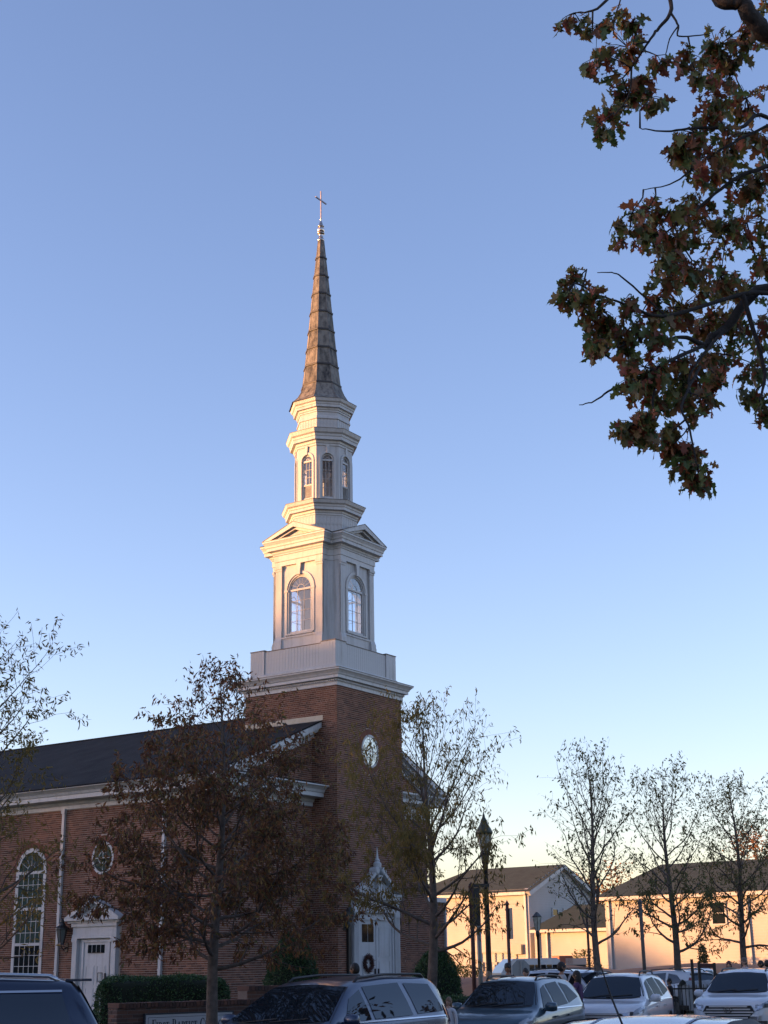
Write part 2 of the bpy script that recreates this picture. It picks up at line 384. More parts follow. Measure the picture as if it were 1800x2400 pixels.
def tall_window(c):
    fr = MB(); F = F_NS; hw = .72; z0 = 1.1; sp = 4.85
    fr.box(c-hw, c-hw+.13, z0, sp, -.05, .03, F); fr.box(c+hw-.13, c+hw, z0, sp, -.05, .03, F); ring2d(fr, F, c, sp, hw-.13, hw-.10, .13, -.05, .03, 0, pi, 24)
    fr.box(c-hw-.06, c+hw+.06, z0-.08, z0, -.05, .07, F)
    w_ = fr.build('tall_window', TRIM, church)
    for z in (4.80, 3.62, 2.49):
        q = MB(); q.box(c-hw+.13, c+hw-.13, z-.045, z+.045, .012, .034, F); q.build('rail', TRIM, w_)
    m_ = MB()
    xs_ = [c-hw+.13+(2*hw-.26)*k/5 for k in range(1, 5)]
    for x in xs_: m_.box(x-.009, x+.009, z0, 4.76, .012, .022, F)
    for z in (1.46, 1.80, 2.14, 2.86, 3.22, 4.0, 4.40): m_.box(c-hw+.13, c+hw-.13, z-.009, z+.009, .0125, .0215, F)
    for k in range(1, 6):
        t = pi*k/6; m_.tube([tuple(F @ Vector((c+.2*cos(t), sp+.2*sin(t), .018))), tuple(F @ Vector((c+.6*cos(t), sp+.62*sin(t), .018)))], .009, 4)
    ring2d(m_, F, c, sp, .19, .19, .02, .012, .022, 0, pi, 12)
    m_.build('muntin', TRIM, w_)
    # one pane in each light of the grid
    zz = [1.1, 1.46, 1.80, 2.14, 2.49, 2.86, 3.22, 3.62, 4.0, 4.40, 4.80]
    xx = [c-hw+.13]+xs_+[c+hw-.13]
    for i in range(len(zz)-1):
        for j in range(5):
            q = MB(); q.box(xx[j], xx[j+1], zz[i], zz[i+1], .006+.0004*((i+j) % 2), .010, F)
            q.build('pane', GLASSD if zz[i] < 2.45 else GLASSG, w_)
    q = MB(); disc(q, F, c, sp, hw-.12, hw-.09, .009, 20, 0, pi); q.build('pane', GLASSG, w_)
tall_window(9.3); tall_window(13.4)
# ---------------- mouldings: profile swept round a closed or open path (mitred)
def sweep(mb, path, prof, closed=True, M=None):      # path [(x,y)] ccw seen from above, prof [(out,z)]
    n = len(path); P = [Vector((x, y)) for x, y in path]; vs = []; fs = []; k = len(prof)
    for i in range(n):
        a = P[i-1] if (closed or i > 0) else None; b = P[(i+1) % n] if (closed or i < n-1) else None; p = P[i]
        e1 = (p-a).normalized() if a is not None else None; e2 = (b-p).normalized() if b is not None else None
        if e1 is None: e1 = e2
        if e2 is None: e2 = e1
        n1 = Vector((e1.y, -e1.x)); n2 = Vector((e2.y, -e2.x)); m_ = n1+n2
        m_ = m_/max(.2, m_.dot(n1))
        for o, z in prof: vs.append((p.x+m_.x*o, p.y+m_.y*o, z))
    segs = n if closed else n-1
    for i in range(segs):
        j = (i+1) % n
        for q in range(k-1): fs.append((i*k+q, j*k+q, j*k+q+1, i*k+q+1))
    if not closed: fs += [tuple(range(k)), tuple(range((n-1)*k+k-1, (n-1)*k-1, -1))]
    mb.add(vs, fs, M)
def cap(mb, path, z, up=True, M=None):
    vs = [(x, y, z) for x, y in path]; mb.add(vs, [tuple(range(len(vs)))] if up else [tuple(range(len(vs)-1, -1, -1))], M)
def cornice_prof(z0, h, out, base=0):    # frieze foot at z0, classical steps
    return [(base, z0), (base+out*.12, z0), (base+out*.12, z0+h*.28), (base+out*.2, z0+h*.30), (base+out*.24, z0+h*.42), (base+out*.62, z0+h*.44), (base+out*.62, z0+h*.62),
            (base+out*.66, z0+h*.64), (base+out*.72, z0+h*.74), (base+out*.86, z0+h*.86), (base+out*.97, z0+h*.92), (base+out, z0+h*.94), (base+out, z0+h), (base, z0+h+.01)]
sq = lambda c, h: [(c-h, c-h), (c+h, c-h), (c+h, c+h), (c-h, c+h)]
CT = 2.0
mb = MB(); sweep(mb, sq(CT, 2.0), [(0, 10.80), (.05, 10.80), (.05, 10.93), (.07, 10.93), (.07, 11.01), (.20, 11.03), (.20, 11.13), (.23, 11.15), (.25, 11.2), (.31, 11.27), (.345, 11.29), (.345, 11.335), (0, 11.36)])
tc = mb.build('tower_cornice', TRIM, church)
mb = MB(); sweep(mb, sq(CT, 2.0), [(.20, 11.36), (.35, 11.337), (.358, 11.337), (.358, 11.352), (.2, 11.375)]); mb.build('cornice_flashing', LEADM, church)
mb = MB()
for k in range(52):
    x = -.05+k*.08
    mb.box(x, x+.045, -.115, -.07, 10.94, 11.0); mb.box(-.115, -.07, x, x+.045, 10.94, 11.0)
mb.build('dentils', TRIM, church, kind='stuff')
mb = MB(); mb.box(-.3, 4.3, -.3, 4.3, 11.34, 11.365); mb.build('cornice_deck', LEADM, church)
# parapet with corner piers and boarded sides
PB = 1.86
mb = MB(); sweep(mb, sq(CT, PB), [(-.1, 11.36), (.06, 11.36), (.06, 11.52), (.02, 11.56), (-.1, 11.56)]); mb.build('parapet_base', TRIM, church)
mb = MB(); mb.box(CT-PB+.03, CT+PB-.03, CT-PB+.03, CT+PB-.03, 11.37, 12.38); mb.build('parapet_wall', WHITE, church)
pw = .62
for sx, sy in ((0, 0), (1, 0), (1, 1), (0, 1)):
    x = CT-PB-.02 if sx == 0 else CT+PB+.02-pw; y = CT-PB-.02 if sy == 0 else CT+PB+.02-pw
    mb = MB(); mb.box(x, x+pw, y, y+pw, 11.545, 12.42); pr = mb.build('parapet_pier', WHITE, church)
    mb = MB(); mb.box(x-.02, x+pw+.02, y-.02, y+pw+.02, 12.42, 12.45); mb.build('pier_cap', LEADM, pr)
mb = MB()
for (a, b, c, d) in ((CT-PB+pw, CT+PB-pw, CT-PB+.0, CT-PB+.05), (CT-PB+pw, CT+PB-pw, CT+PB-.05, CT+PB), (CT-PB, CT-PB+.05, CT-PB+pw, CT+PB-pw), (CT+PB-.05, CT+PB, CT-PB+pw, CT+PB-pw)):
    mb.box(a, b, c, d, 12.38, 12.405)
mb.build('parapet_coping', LEADM, church)
bd = MB(); bd.box(-.061, .061, -.012, 0, 11.56, 12.375); board = None
bdm = bd.mesh('board', WHITE)
def boards(x0, x1, fixed, axis_, z=0, me=None, pitch=.13, out=1):
    n = max(1, int(round((x1-x0)/pitch)))
    for k in range(n):
        c = x0+(x1-x0)*(k+.5)/n
        o = bpy.data.objects.new('board', me or bdm); COL.objects.link(o); o.parent = church
        if axis_ == 'v': o.matrix_local = Matrix.Translation((fixed, c, z)) @ Matrix.Rotation(-pi/2, 4, 'Z')
        else: o.matrix_local = Matrix.Translation((c, fixed, z))
boards(CT-PB+pw, CT+PB-pw, CT-PB+.028, 'v'); boards(CT-PB+pw, CT+PB-pw, CT-PB+.028, 'u')
bd = MB(); bd.box(-.058, .058, -.009, 0, 11.56, 12.41); bd2 = bd.mesh('board', WHITE)
boards(CT-PB-.02, CT-PB-.02+pw, CT-PB-.02, 'v', me=bd2, pitch=.125); boards(CT+PB+.02-pw, CT+PB+.02, CT-PB-.02, 'v', me=bd2, pitch=.125)
# ---------------- belfry: Greek-cross plan, chamfered re-entrant corners
BA, BW, BC = 1.52, 1.05, .16      # face distance, bay half width, corner chamfer
def cross(a=BA, w_=BW, c=BC):
    q = [(w_, a), (w_, w_+c), (w_+c, w_), (a, w_)]
    out = []
    for k in range(4):             # ccw
        an = -k*pi/2
        for (x, y) in q: out.append((x*cos(an)-y*sin(an), x*sin(an)+y*cos(an)))
    out = out[::-1]
    return [(CT+x, CT+y) for x, y in out]
def wall_arch(mb, F, s0, s1, z0, z1, c, hw, hz0, sp, d0, d1, rz=None, n=14, sides=True):
    rz = rz or hw
    pts = [(c-hw, hz0)]+[(c-hw*cos(pi*k/n), sp+rz*sin(pi*k/n)) for k in range(n+1)]+[(c+hw, hz0)]
    for d, fl in ((d1, 0), (d0, 1)):
        Q = [[(s0, z0), (c-hw, z0), (c-hw, z1), (s0, z1)], [(c+hw, z0), (s1, z0), (s1, z1), (c+hw, z1)], [(c-hw, z0), (c+hw, z0), (c+hw, hz0), (c-hw, hz0)]]
        for k in range(n):
            a, b = pts[k+1], pts[k+2]; Q.append([a, b, (b[0], z1), (a[0], z1)])
        for q in Q: mb.add([(x, z, d) for x, z in q], [(0, 1, 2, 3)] if not fl else [(3, 2, 1, 0)], F)
    for a, b in zip(pts, pts[1:]+pts[:1]):
        mb.add([(a[0], a[1], d0), (b[0], b[1], d0), (b[0], b[1], d1), (a[0], a[1], d1)], [(0, 1, 2, 3)], F)
    if sides:
        O_ = [(s0, z0), (s1, z0), (s1, z1), (s0, z1)]
        for a, b in zip(O_, O_[1:]+O_[:1]): mb.add([(a[0], a[1], d0), (b[0], b[1], d0), (b[0], b[1], d1), (a[0], a[1], d1)], [(3, 2, 1, 0)], F)
def arched_window(F, c, hw, z0, sp, dep, parent, cols, rows, louvre=0, name='arched_window', th=.012):
    fr = MB(); fw = .05
    fr.box(c-hw, c-hw+fw, z0, sp, dep, dep+.05, F); fr.box(c+hw-fw, c+hw, z0, sp, dep, dep+.05, F); ring2d(fr, F, c, sp, hw-fw, hw-fw, fw, dep, dep+.05, 0, pi, 20)
    fr.box(c-hw+fw, c+hw-fw, z0, z0+.06, dep, dep+.05, F); fr.box(c-hw+fw, c+hw-fw, sp-.05, sp+.02, dep-.005, dep+.06, F)
    w_ = fr.build(name, TRIM, parent)
    zl = z0+.06
    if louvre:
        lv = MB(); zl = z0+louvre
        lv.box(c-hw+fw, c+hw-fw, zl-.03, zl+.03, dep+.002, dep+.055, F); lv.box(c-hw+fw, c+hw-fw, z0+.06, zl, dep, dep+.012, F)
        nl = 12
        for k in range(nl):
            z = z0+.08+(louvre-.12)*k/nl
            lv.add([(c-hw+fw+.05, z, dep+.012), (c+hw-fw-.05, z, dep+.012), (c+hw-fw-.05, z, dep+.05), (c-hw+fw+.05, z, dep+.05),
                    (c-hw+fw+.05, z+.035, dep+.012), (c+hw-fw-.05, z+.035, dep+.012)], [(0, 1, 2, 3), (3, 2, 5, 4), (0, 3, 4), (1, 5, 2)], F)
        lv.build('louvre', TRIM, w_)
    m_ = MB(); a, b = c-hw+fw, c+hw-fw
    for k in range(1, cols): x = a+(b-a)*k/cols; m_.box(x-th/2, x+th/2, zl, sp-.05, dep+.01, dep+.035, F)
    for k in range(1, rows): z = zl+(sp-.05-zl)*k/rows; m_.box(a, b, z-th/2, z+th/2, dep+.011, dep+.034, F)
    rr = hw-fw
    for k in range(1, 7):
        t = pi*k/7; m_.tube([tuple(F @ Vector((c+rr*.33*cos(t), sp+.02+rr*.33*sin(t), dep+.022))), tuple(F @ Vector((c+rr*cos(t), sp+rr*sin(t), dep+.022)))], th*.55, 4)
    ring2d(m_, F, c, sp+.02, rr*.33, rr*.33, .016, dep+.01, dep+.034, 0, pi, 12)
    m_.build('muntin', TRIM, w_)
    for i in range(rows):
        for j in range(cols):
            q = MB(); q.add([(a+(b-a)*j/cols, zl+(sp-.05-zl)*i/rows, dep+.02), (a+(b-a)*(j+1)/cols, zl+(sp-.05-zl)*i/rows, dep+.02), (a+(b-a)*(j+1)/cols, zl+(sp-.05-zl)*(i+1)/rows, dep+.02), (a+(b-a)*j/cols, zl+(sp-.05-zl)*(i+1)/rows, dep+.02)], [(0, 1, 2, 3)], F)
            q.build('pane', GL_CLEAR, w_)
    q = MB(); disc(q, F, c, sp+.01, rr, rr, dep+.02, 16, 0, pi); q.build('pane', GL_CLEAR, w_)
    return w_
BZ0, BZ1 = 12.4, 15.62
FACES = [frame((CT-BA, CT, 0), (0, 1, 0), (-1, 0, 0)), frame((CT, CT-BA, 0), (1, 0, 0), (0, -1, 0)), frame((CT+BA, CT, 0), (0, -1, 0), (1, 0, 0)), frame((CT, CT+BA, 0), (-1, 0, 0), (0, 1, 0))]
mb = MB()
PR = .07                           # pilasters stand proud of the panel
for F in FACES:
    wall_arch(mb, F, -BW, BW, BZ0, BZ1, 0, .50, 13.02, 14.62, -.22, -PR, sides=False)
cr = cross()
# corner returns (closed wall pieces between the bays)
for k in range(4):
    q = cr[(4*k+0) % 16:(4*k+4)]
for i in range(16):
    a, b = cr[i], cr[(i+1) % 16]
    L = hypot(a[0]-b[0], a[1]-b[1])
    if L < 1.9: mb.add([(a[0], a[1], BZ0), (b[0], b[1], BZ0), (b[0], b[1], BZ1), (a[0], a[1], BZ1)], [(0, 1, 2, 3)])
# roof & floor slabs
mb.prism(cross(BA-.03), BZ1-.05, BZ1+.05); mb.prism(cross(BA-.03), 12.36, 12.42)
belf = mb.build('belfry', WHITE, church)
for F in FACES:
    for s in (-1, 1):
        p = MB(); x0, x1 = sorted((s*BW, s*(BW-.27)))
        p.box(x0, x1, BZ0, BZ1-.08, -.10, .0, F); pil = p.build('pilaster', WHITE, belf)
        p = MB(); p.box(x0-.025, x1+.025, 12.36, 12.62, -.05, .07, F); p.box(x0-.015, x1+.015, 12.62, 12.74, -.05, .055, F)
        p.add([(x0-.02, 12.74, .055), (x1+.02, 12.74, .055), (x1, 12.9, .005), (x0, 12.9, .005), (x0-.02, 12.74, -.05), (x1+.02, 12.74, -.05), (x1, 12.9, -.05), (x0, 12.9, -.05)], [(0, 1, 2, 3), (1, 5, 6, 2), (4, 0, 3, 7)], F)
        p.build('pilaster_base', WHITE, pil)
        p = MB(); p.box(x0-.03, x1+.03, BZ1-.16, BZ1-.07, -.05, .045, F); p.box(x0-.015, x1+.015, BZ1-.24, BZ1-.16, -.05, .02, F); p.build('capital', WHITE, pil)
    p = MB(); p.box(-BW+.27, BW-.27, 12.38, 12.84, -PR-.01, -.02, F); p.box(-BW+.27, BW-.27, 12.84, 12.90, -PR-.01, .01, F); p.box(-.62, .62, 12.94, 13.0, -PR-.01, -.01, F); p.build('sill_panel', WHITE, belf)
    p = MB(); ring2d(p, F, 0, 14.62, .56, .56, .10, -PR-.01, -PR+.035, 0, pi, 24); p.box(-.66, -.56, 13.0, 14.62, -PR-.01, -PR+.034, F); p.box(.56, .66, 13.0, 14.62, -PR-.01, -PR+.034, F)
    p.box(-.68, -.52, 14.55, 14.63, -PR-.01, -PR+.045, F); p.box(.52, .68, 14.55, 14.63, -PR-.01, -PR+.045, F)
    p.build('arch_surround', TRIM, belf)
    p = MB(); p.prism([(-.055, 15.14), (.055, 15.14), (.10, 15.56), (-.10, 15.56)], -PR-.01, .03, F); p.build('keystone', TRIM, belf)
    w_ = arched_window(F, 0, .50, 13.03, 14.62, -.16, belf, 3, 4)
# entablature and pediments
mb = MB(); EP = [(-.2, 15.56), (.02, 15.56), (.02, 15.72), (.045, 15.74), (.045, 15.95), (.075, 15.97), (.075, 16.0), (.11, 16.05), (.11, 16.1), (.25, 16.13), (.25, 16.24), (.275, 16.26), (.29, 16.33), (.34, 16.42), (.36, 16.43), (.36, 16.49), (-.2, 16.52)]
sweep(mb, cr, EP); ent = mb.build('belfry_entablature', TRIM, church)
mb = MB(); sweep(mb, cr, [(.2, 16.5), (.37, 16.492), (.37, 16.505), (.2, 16.53)]); cap(mb, cross(BA+.2, BW+.2, BC), 16.515); mb.build('entablature_flashing', LEADM, ent)
for F in FACES:
    hw = BW+.36; zb = 16.50; ap = 17.05; th = .17
    k = (ap-zb)/hw
    p = MB(); p.prism([(-hw+.3, zb), (hw-.3, zb), (0, ap-.16)], -.6, .12, F); ped = p.build('pediment', WHITE, church)
    for s in (-1, 1):
        p = MB(); P1 = [(s*hw, zb), (0, ap), (0, ap-th*1.1), (s*(hw-th*1.9), zb)]
        P2 = [(s*(hw-.22), zb), (0, ap-th*.75), (0, ap-th*1.6), (s*(hw-.60), zb)]
        if s > 0: P1 = P1[::-1]; P2 = P2[::-1]
        p.prism(P1, -.6, .355, F); p.prism(P2, -.5, .25, F); p.build('raking_cornice', TRIM, ped)
        p = MB(); q = [(s*(hw+.01), zb+.0), (0, ap+.005), (0, ap+.022), (s*(hw+.03), zb+.012)]
        p.prism(q if s < 0 else q[::-1], -1.1, .368, F); p.build('pediment_roof', LEADM, ped)
# ---------------- octagonal stages
def octo(r, off=0):
    R_ = r/cos(pi/8); return [(CT+R_*cos(pi/8+k*pi/4), CT+R_*sin(pi/8+k*pi/4)) for k in range(8)]
mb = MB(); mb.prism(octo(1.17), 16.4, 17.56); drum = mb.build('lower_drum', WHITE, church)
def oct_frames(r):
    out = []
    for k in range(8):
        a = k*pi/4; n = (cos(a), sin(a), 0); s = (-sin(a), cos(a), 0)
        out.append(frame((CT+r*cos(a), CT+r*sin(a), 0), s, n))
    return out
VIS = (4, 5, 6, 3, 7)
def oct_boards(r, z0, z1, only=(4, 5, 6, 3), pitch=.125):
    side = 2*r*math.tan(pi/8); n = int(side/pitch)
    q = MB(); wd = side/n; q.box(-wd/2+.005, wd/2-.005, z0, z1, 0, .012, Matrix()); me = None
    q = MB(); q.box(-wd/2+.005, wd/2-.005, z0, z1, -.002, .01); me = q.mesh('board', WHITE)
    for i in only:
        F = oct_frames(r)[i]
        for k in range(n):
            o = bpy.data.objects.new('board', me); COL.objects.link(o); o.parent = church; o.matrix_local = F @ Matrix.Translation((-side/2+wd*(k+.5), 0, 0))
oct_boards(1.17, 16.5, 17.46)
def oct_cornice(name, r, z0, z1, out):
    h = z1-z0; mb = MB()
    sweep(mb, octo(r), [(-.1, z0), (.03, z0), (.03, z0+h*.12), (.06, z0+h*.16), (.07, z0+h*.3), (out*.55, z0+h*.33), (out*.55, z0+h*.52), (out*.62, z0+h*.56), (out*.66, z0+h*.68), (out*.86, z0+h*.76), (out, z0+h*.98), (out, z0+h), (-.1, z0+h+.01)])
    o = mb.build(name, TRIM, church)
    mb = MB(); sweep(mb, octo(r), [(-.3, z1+.05), (out+.008, z1-.012), (out+.008, z1+.005), (-.3, z1+.07)]); cap(mb, octo(r), z1+.02); mb.build('cornice_flashing', LEADM, o)
oct_cornice('drum_cornice', 1.17, 17.40, 17.92, .33)
LR = 1.03; lan = MB()
fr8 = oct_frames(LR); hs = LR*math.tan(pi/8)
for i, F in enumerate(fr8): wall_arch(lan, F, -hs, hs, 17.9, 20.3, 0, .235, 18.12, 19.62, -.10, 0, sides=False)
lan.prism(octo(LR-.02), 20.2, 20.3)
lant = lan.build('octagonal_lantern', WHITE, church)
for i, F in enumerate(fr8):
    p = MB(); ring2d(p, F, 0, 19.62, .245, .245, .075, -.005, .03, 0, pi, 20); p.box(-.32, -.245, 17.98, 19.62, -.005, .03, F); p.box(.245, .32, 17.98, 19.62, -.005, .03, F); p.box(-.34, .34, 17.9, 17.98, 0, .045, F)
    p.build('arch_surround', TRIM, lant)
    p = MB(); p.prism([(-.03, 19.86), (.03, 19.86), (.065, 20.2), (-.065, 20.2)], -.005, .05, F); p.build('keystone', TRIM, lant)
    arched_window(F, 0, .235, 18.12, 19.62, -.09, lant, 3, 4 if i % 2 else 3, louvre=0 if i % 2 else .55, th=.012)
# bells' loudspeaker frame seen through the lantern glass
p = MB(); p.box(CT-.06, CT+.06, CT-.06, CT+.06, 17.9, 19.1); p.lathe([(.05, 19.0), (.12, 19.05), (.30, 19.35), (.30, 19.4), (.05, 19.42)], 12, Matrix.Translation((CT, CT, 0))); p.build('bell_frame', mat('grey_metal', (.3, .3, .3), .5), church)
oct_cornice('lantern_cornice', LR, 20.16, 20.76, .33)
mb = MB(); mb.prism(octo(.93), 20.7, 21.8); mb.build('upper_drum', WHITE, church)
oct_boards(.93, 20.8, 21.28)
mb = MB(); sweep(mb, octo(.93), [(-.05, 21.26), (.05, 21.28), (.05, 21.31), (.02, 21.42), (-.05, 21.44)]); mb.build('drum_band', TRIM, church)
oct_cornice('spire_cornice', .93, 21.56, 22.04, .28)
# ---------------- spire
def metal():
    m = bpy.data.materials.new('spire_metal'); m.use_nodes = True; nt = m.node_tree; b = nt.nodes['Principled BSDF']
    b.inputs['Roughness'].default_value = .7; b.inputs['Metallic'].default_value = .0; b.inputs['Specular IOR Level'].default_value = .25
    tc_ = nt.nodes.new('ShaderNodeTexCoord'); mp = nt.nodes.new('ShaderNodeMapping'); mp.inputs['Scale'].default_value = (3.5, 3.5, 1.6)
    n = nt.nodes.new('ShaderNodeTexNoise'); n.inputs['Scale'].default_value = 1.6; n.inputs['Detail'].default_value = 7; n.inputs['Roughness'].default_value = .6
    r = nt.nodes.new('ShaderNodeValToRGB'); e = r.color_ramp.elements
    e[0].position = .30; e[0].color = (.035, .036, .04, 1); e[1].position = .62; e[1].color = (.22, .205, .185, 1)
    x = e.new(.47); x.color = (.13, .122, .112, 1)
    g_ = nt.nodes.new('ShaderNodeNewGeometry'); a = nt.nodes.new('ShaderNodeMath'); a.operation = 'MULTIPLY_ADD'; a.inputs[1].default_value = .16
    nt.links.new(tc_.outputs['Object'], mp.inputs[0]); nt.links.new(mp.outputs[0], n.inputs['Vector'])
    oi = nt.nodes.new('ShaderNodeObjectInfo'); nt.links.new(oi.outputs['Random'], a.inputs[0]); sb = nt.nodes.new('ShaderNodeMath'); sb.operation = 'SUBTRACT'; sb.inputs[1].default_value = .08
    nt.links.new(n.outputs[0], sb.inputs[0]); nt.links.new(sb.outputs[0], a.inputs[2])
    nt.links.new(a.outputs[0], r.inputs[0]); nt.links.new(r.outputs[0], b.inputs['Base Color'])
    return m
SPM = metal()
SX, SY = CT-.05, CT+.06
levels = [(22.05, 1.19), (22.12, 1.10), (22.28, .96), (22.5, .84), (22.72, .76), (22.92, .71)]
rest = [(22.92, .705), (23.72, .615), (24.46, .545), (25.24, .475), (26.04, .405), (26.85, .335), (27.66, .262), (28.48, .185), (29.27, .115)]
spire = MB(); spire.prism([(SX+(x-CT)*.9, SY+(y-CT)*.9) for x, y in octo(1.1)], 21.98, 22.06); spire = spire.build('spire', SPM, church)
def octr(r): R_ = r/cos(pi/8); return [(SX+R_*cos(pi/8+k*pi/4), SY+R_*sin(pi/8+k*pi/4)) for k in range(8)]
for k in range(8):                 # flared skirt, one sheet per face
    q = MB(); k2 = (k+1) % 8; vs = []
    for z, r in levels:
        o_ = octr(r); vs += [(*o_[k], z), (*o_[k2], z)]
    q.add(vs, [(2*i, 2*i+1, 2*i+3, 2*i+2) for i in range(len(levels)-1)]); q.build('skirt_panel', SPM, spire)
for (za, ra), (zb, rb) in zip(rest, rest[1:]):
    oa, ob = octr(ra), octr(rb)
    for k in range(8):
        k2 = (k+1) % 8; q = MB(); q.add([(*oa[k], za), (*oa[k2], za), (*ob[k2], zb), (*ob[k], zb)], [(0, 1, 2, 3)]); q.build('metal_panel', SPM, spire)
for z, r in rest[:-1]:
    q = MB(); o_ = octr(r); sweep(q, o_, [(-.02, z-.07), (.04, z-.075), (.045, z-.02), (.0, z+.015), (-.02, z+.015)]); q.build('lap_ring', mat('spire_ring', (.045, .042, .045), .6), spire)
for k in range(8):                 # hip ribs
    q = MB(); q.tube([(*octr(r)[k], z) for z, r in levels[:-1]+rest], .009, 5); q.build('hip_rib', mat('spire_rib', (.17, .15, .14), .6), spire)
MF = Matrix.Translation((SX, SY, 0)); SILV = mat('finial_metal', (.55, .48, .44), .25, 1.0)
q = MB(); q.lathe([(.115, 29.22), (.14, 29.26), (.14, 29.32), (.10, 29.34), (.085, 29.5), (.10, 29.54), (.15, 29.56), (.15, 29.59), (.08, 29.61)], 16, MF); q.build('finial_collar', SILV, church, True)
q = MB(); q.lathe([(.05, 29.58)]+[(.155*sin(t), 29.73-.15*cos(t)) for t in [pi*k/10 for k in range(2, 9)]]+[(.05, 29.87)], 18, MF); q.build('finial_ball', mat('finial_bright', (.62, .56, .52), .3, 1.0), church, True)
q = MB(); q.lathe([(.05, 29.85), (.13, 29.88), (.13, 29.91), (.09, 29.95), (.05, 30.1), (.03, 30.18), (.045, 30.2), (.045, 30.23), (.02, 30.25)], 16, MF); q.build('finial_cap', SILV, church, True)
q = MB(); q.box(-.021, .021, -.021, .021, 30.2, 31.5, MF); cx = q.build('cross', mat('cross_metal', (.30, .27, .28), .45, .7), church)
q = MB(); q.box(-.36, .36, -.025, .025, 31.06, 31.105, MF); q.build('cross_arm', mat('cross_metal', (.2, .2, .2)), cx)
# ---------------- eaves, gable trim
prof = [(0, ZE), (.05, ZE), (.05, ZE+.13), (.10, ZE+.15), (.13, ZE+.24), (.50, ZE+.27), (.50, ZE+.40), (.53, ZE+.42), (.57, ZE+.5), (.68, ZE+.58), (.74, ZE+.60), (.74, LEZ-.03), (0, LEZ+.1)]
mb = MB(); sweep(mb, [(NU0, 34), (NU0, NV0), (-.01, NV0)], prof, closed=False)
mb.build('eave_cornice', TRIM, church)
# make the return lower on the front: covers of shingle
mb = MB(); mb.add([(NU0-.7, NV0-.72, 7.42), (-.01, NV0-.72, 7.42), (-.01, NV0, 7.62), (NU0+.2, NV0, 7.62)], [(0, 1, 2, 3)]); mb.build('return_roof', SHING, church)
prof2 = [(0, ZE), (.05, ZE), (.05, ZE+.38), (.08, ZE+.40), (.08, ZE+.48), (.5, ZE+.52), (.5, ZE+.64), (.53, ZE+.66), (.6, ZE+.74), (.68, ZE+.8), (.68, ZE+.86), (0, ZE+.98)]
mb = MB(); sweep(mb, [(T+.01, NV0), (NU1, NV0), (NU1, 34)], prof2, closed=False); mb.build('eave_cornice', TRIM, church)
def rake(pa, pb, name):           # raking cornice in the front plane
    (ua, za), (ub, zb) = pa, pb
    p = MB()
    for (off, hgt, d0, d1) in ((0, .20, -.42, 0), (.20, .12, -.30, 0), (.32, .22, -.10, 0)):
        poly = [(ua, za-off-.012), (ub, zb-off-.012), (ub, zb-off-hgt), (ua, za-off-hgt)]
        p.prism(poly if ua > ub else poly[::-1], -d1+0.0, -d0, F_NF)
    p.build(name, TRIM, church)
def rz_(u, du=0): return (u, roof_z(u)-.055)
rake(rz_(-.01), rz_(LE), 'raking_cornice'); rake(rz_(RE), rz_(T+.01), 'raking_cornice')
q = MB(); q.add([(-.012, V0-.05, roof_z(0)+.0), (-.012, NV0+3.0, roof_z(0)+.0), (-.012, NV0+3.0, roof_z(0)+.17), (-.012, V0-.05, roof_z(0)+.17), (-.16, V0-.05, roof_z(-.16)+.012), (-.16, NV0+3.0, roof_z(-.16)+.012)], [(0, 1, 2, 3), (4, 5, 1, 0)]); q.build('step_flashing', FLASH, church)
# downspouts on the side wall
def spout(v, z1=ZE+.02):
    q = MB(); q.box(v-.055, v+.055, .75, z1-.15, .012, .10, F_NS); q.prism([(v-.07, z1-.15), (v+.07, z1-.15), (v+.10, z1), (v-.10, z1)], .012, .13, F_NS)
    d = q.build('downspout', TRIM, church)
    for z in (1.6, 3.4, 5.2):
        q = MB(); q.box(v-.075, v+.075, z, z+.05, .012, .108, F_NS); q.build('strap', TRIM, d)
spout(7.84); spout(3.33); spout(11.6)
# ---------------- side door
def pediment(F, c, hw, z0, rise, dep, parent, nm='pediment'):
    p = MB(); p.prism([(c-hw+.12, z0), (c+hw-.12, z0), (c, z0+rise-.1)], 0.01, dep*.35, F)
    ped = p.build(nm, TRIM, parent)
    p = MB(); p.box(c-hw, c+hw, z0-.09, z0-.0, 0.01, dep, F); p.box(c-hw+.06, c+hw-.06, z0-.16, z0-.09, .01, dep*.7, F); p.build('horizontal_cornice', TRIM, ped)
    for s in (-1, 1):
        th = .13; q = [(c+s*hw, z0), (c, z0+rise), (c, z0+rise-th*1.15), (c+s*(hw-th*1.9), z0)]
        q2 = [(c+s*(hw-.2), z0), (c, z0+rise-th), (c, z0+rise-th*1.7), (c+s*(hw-.42), z0)]
        p = MB(); p.prism(q if s < 0 else q[::-1], .01, dep+.003, F); p.prism(q2 if s < 0 else q2[::-1], .01, dep*.6, F); p.build('raking_cornice', TRIM, ped)
F = F_NS; c0 = 6.1
sd_ = MB(); 
for s in (-1, 1):
    x0, x1 = sorted((c0+s*.96, c0+s*.76)); sd_.box(x0, x1, .36, 2.58, 0, .16, F); sd_.box(x0-.02, x1+.02, .36, .62, 0, .18, F); sd_.box(x0-.02, x1+.02, 2.52, 2.62, 0, .19, F)
sd_.box(c0-.98, c0+.98, 2.62, 2.74, 0, .17, F); sd_.box(c0-.96, c0+.96, 2.74, 2.98, 0, .15, F); sd_.box(c0-1.0, c0+1.0, 2.98, 3.12, 0, .20, F)
sds = sd_.build('door_surround', TRIM, church)
pediment(F, c0, 1.2, 3.26, .66, .34, church)
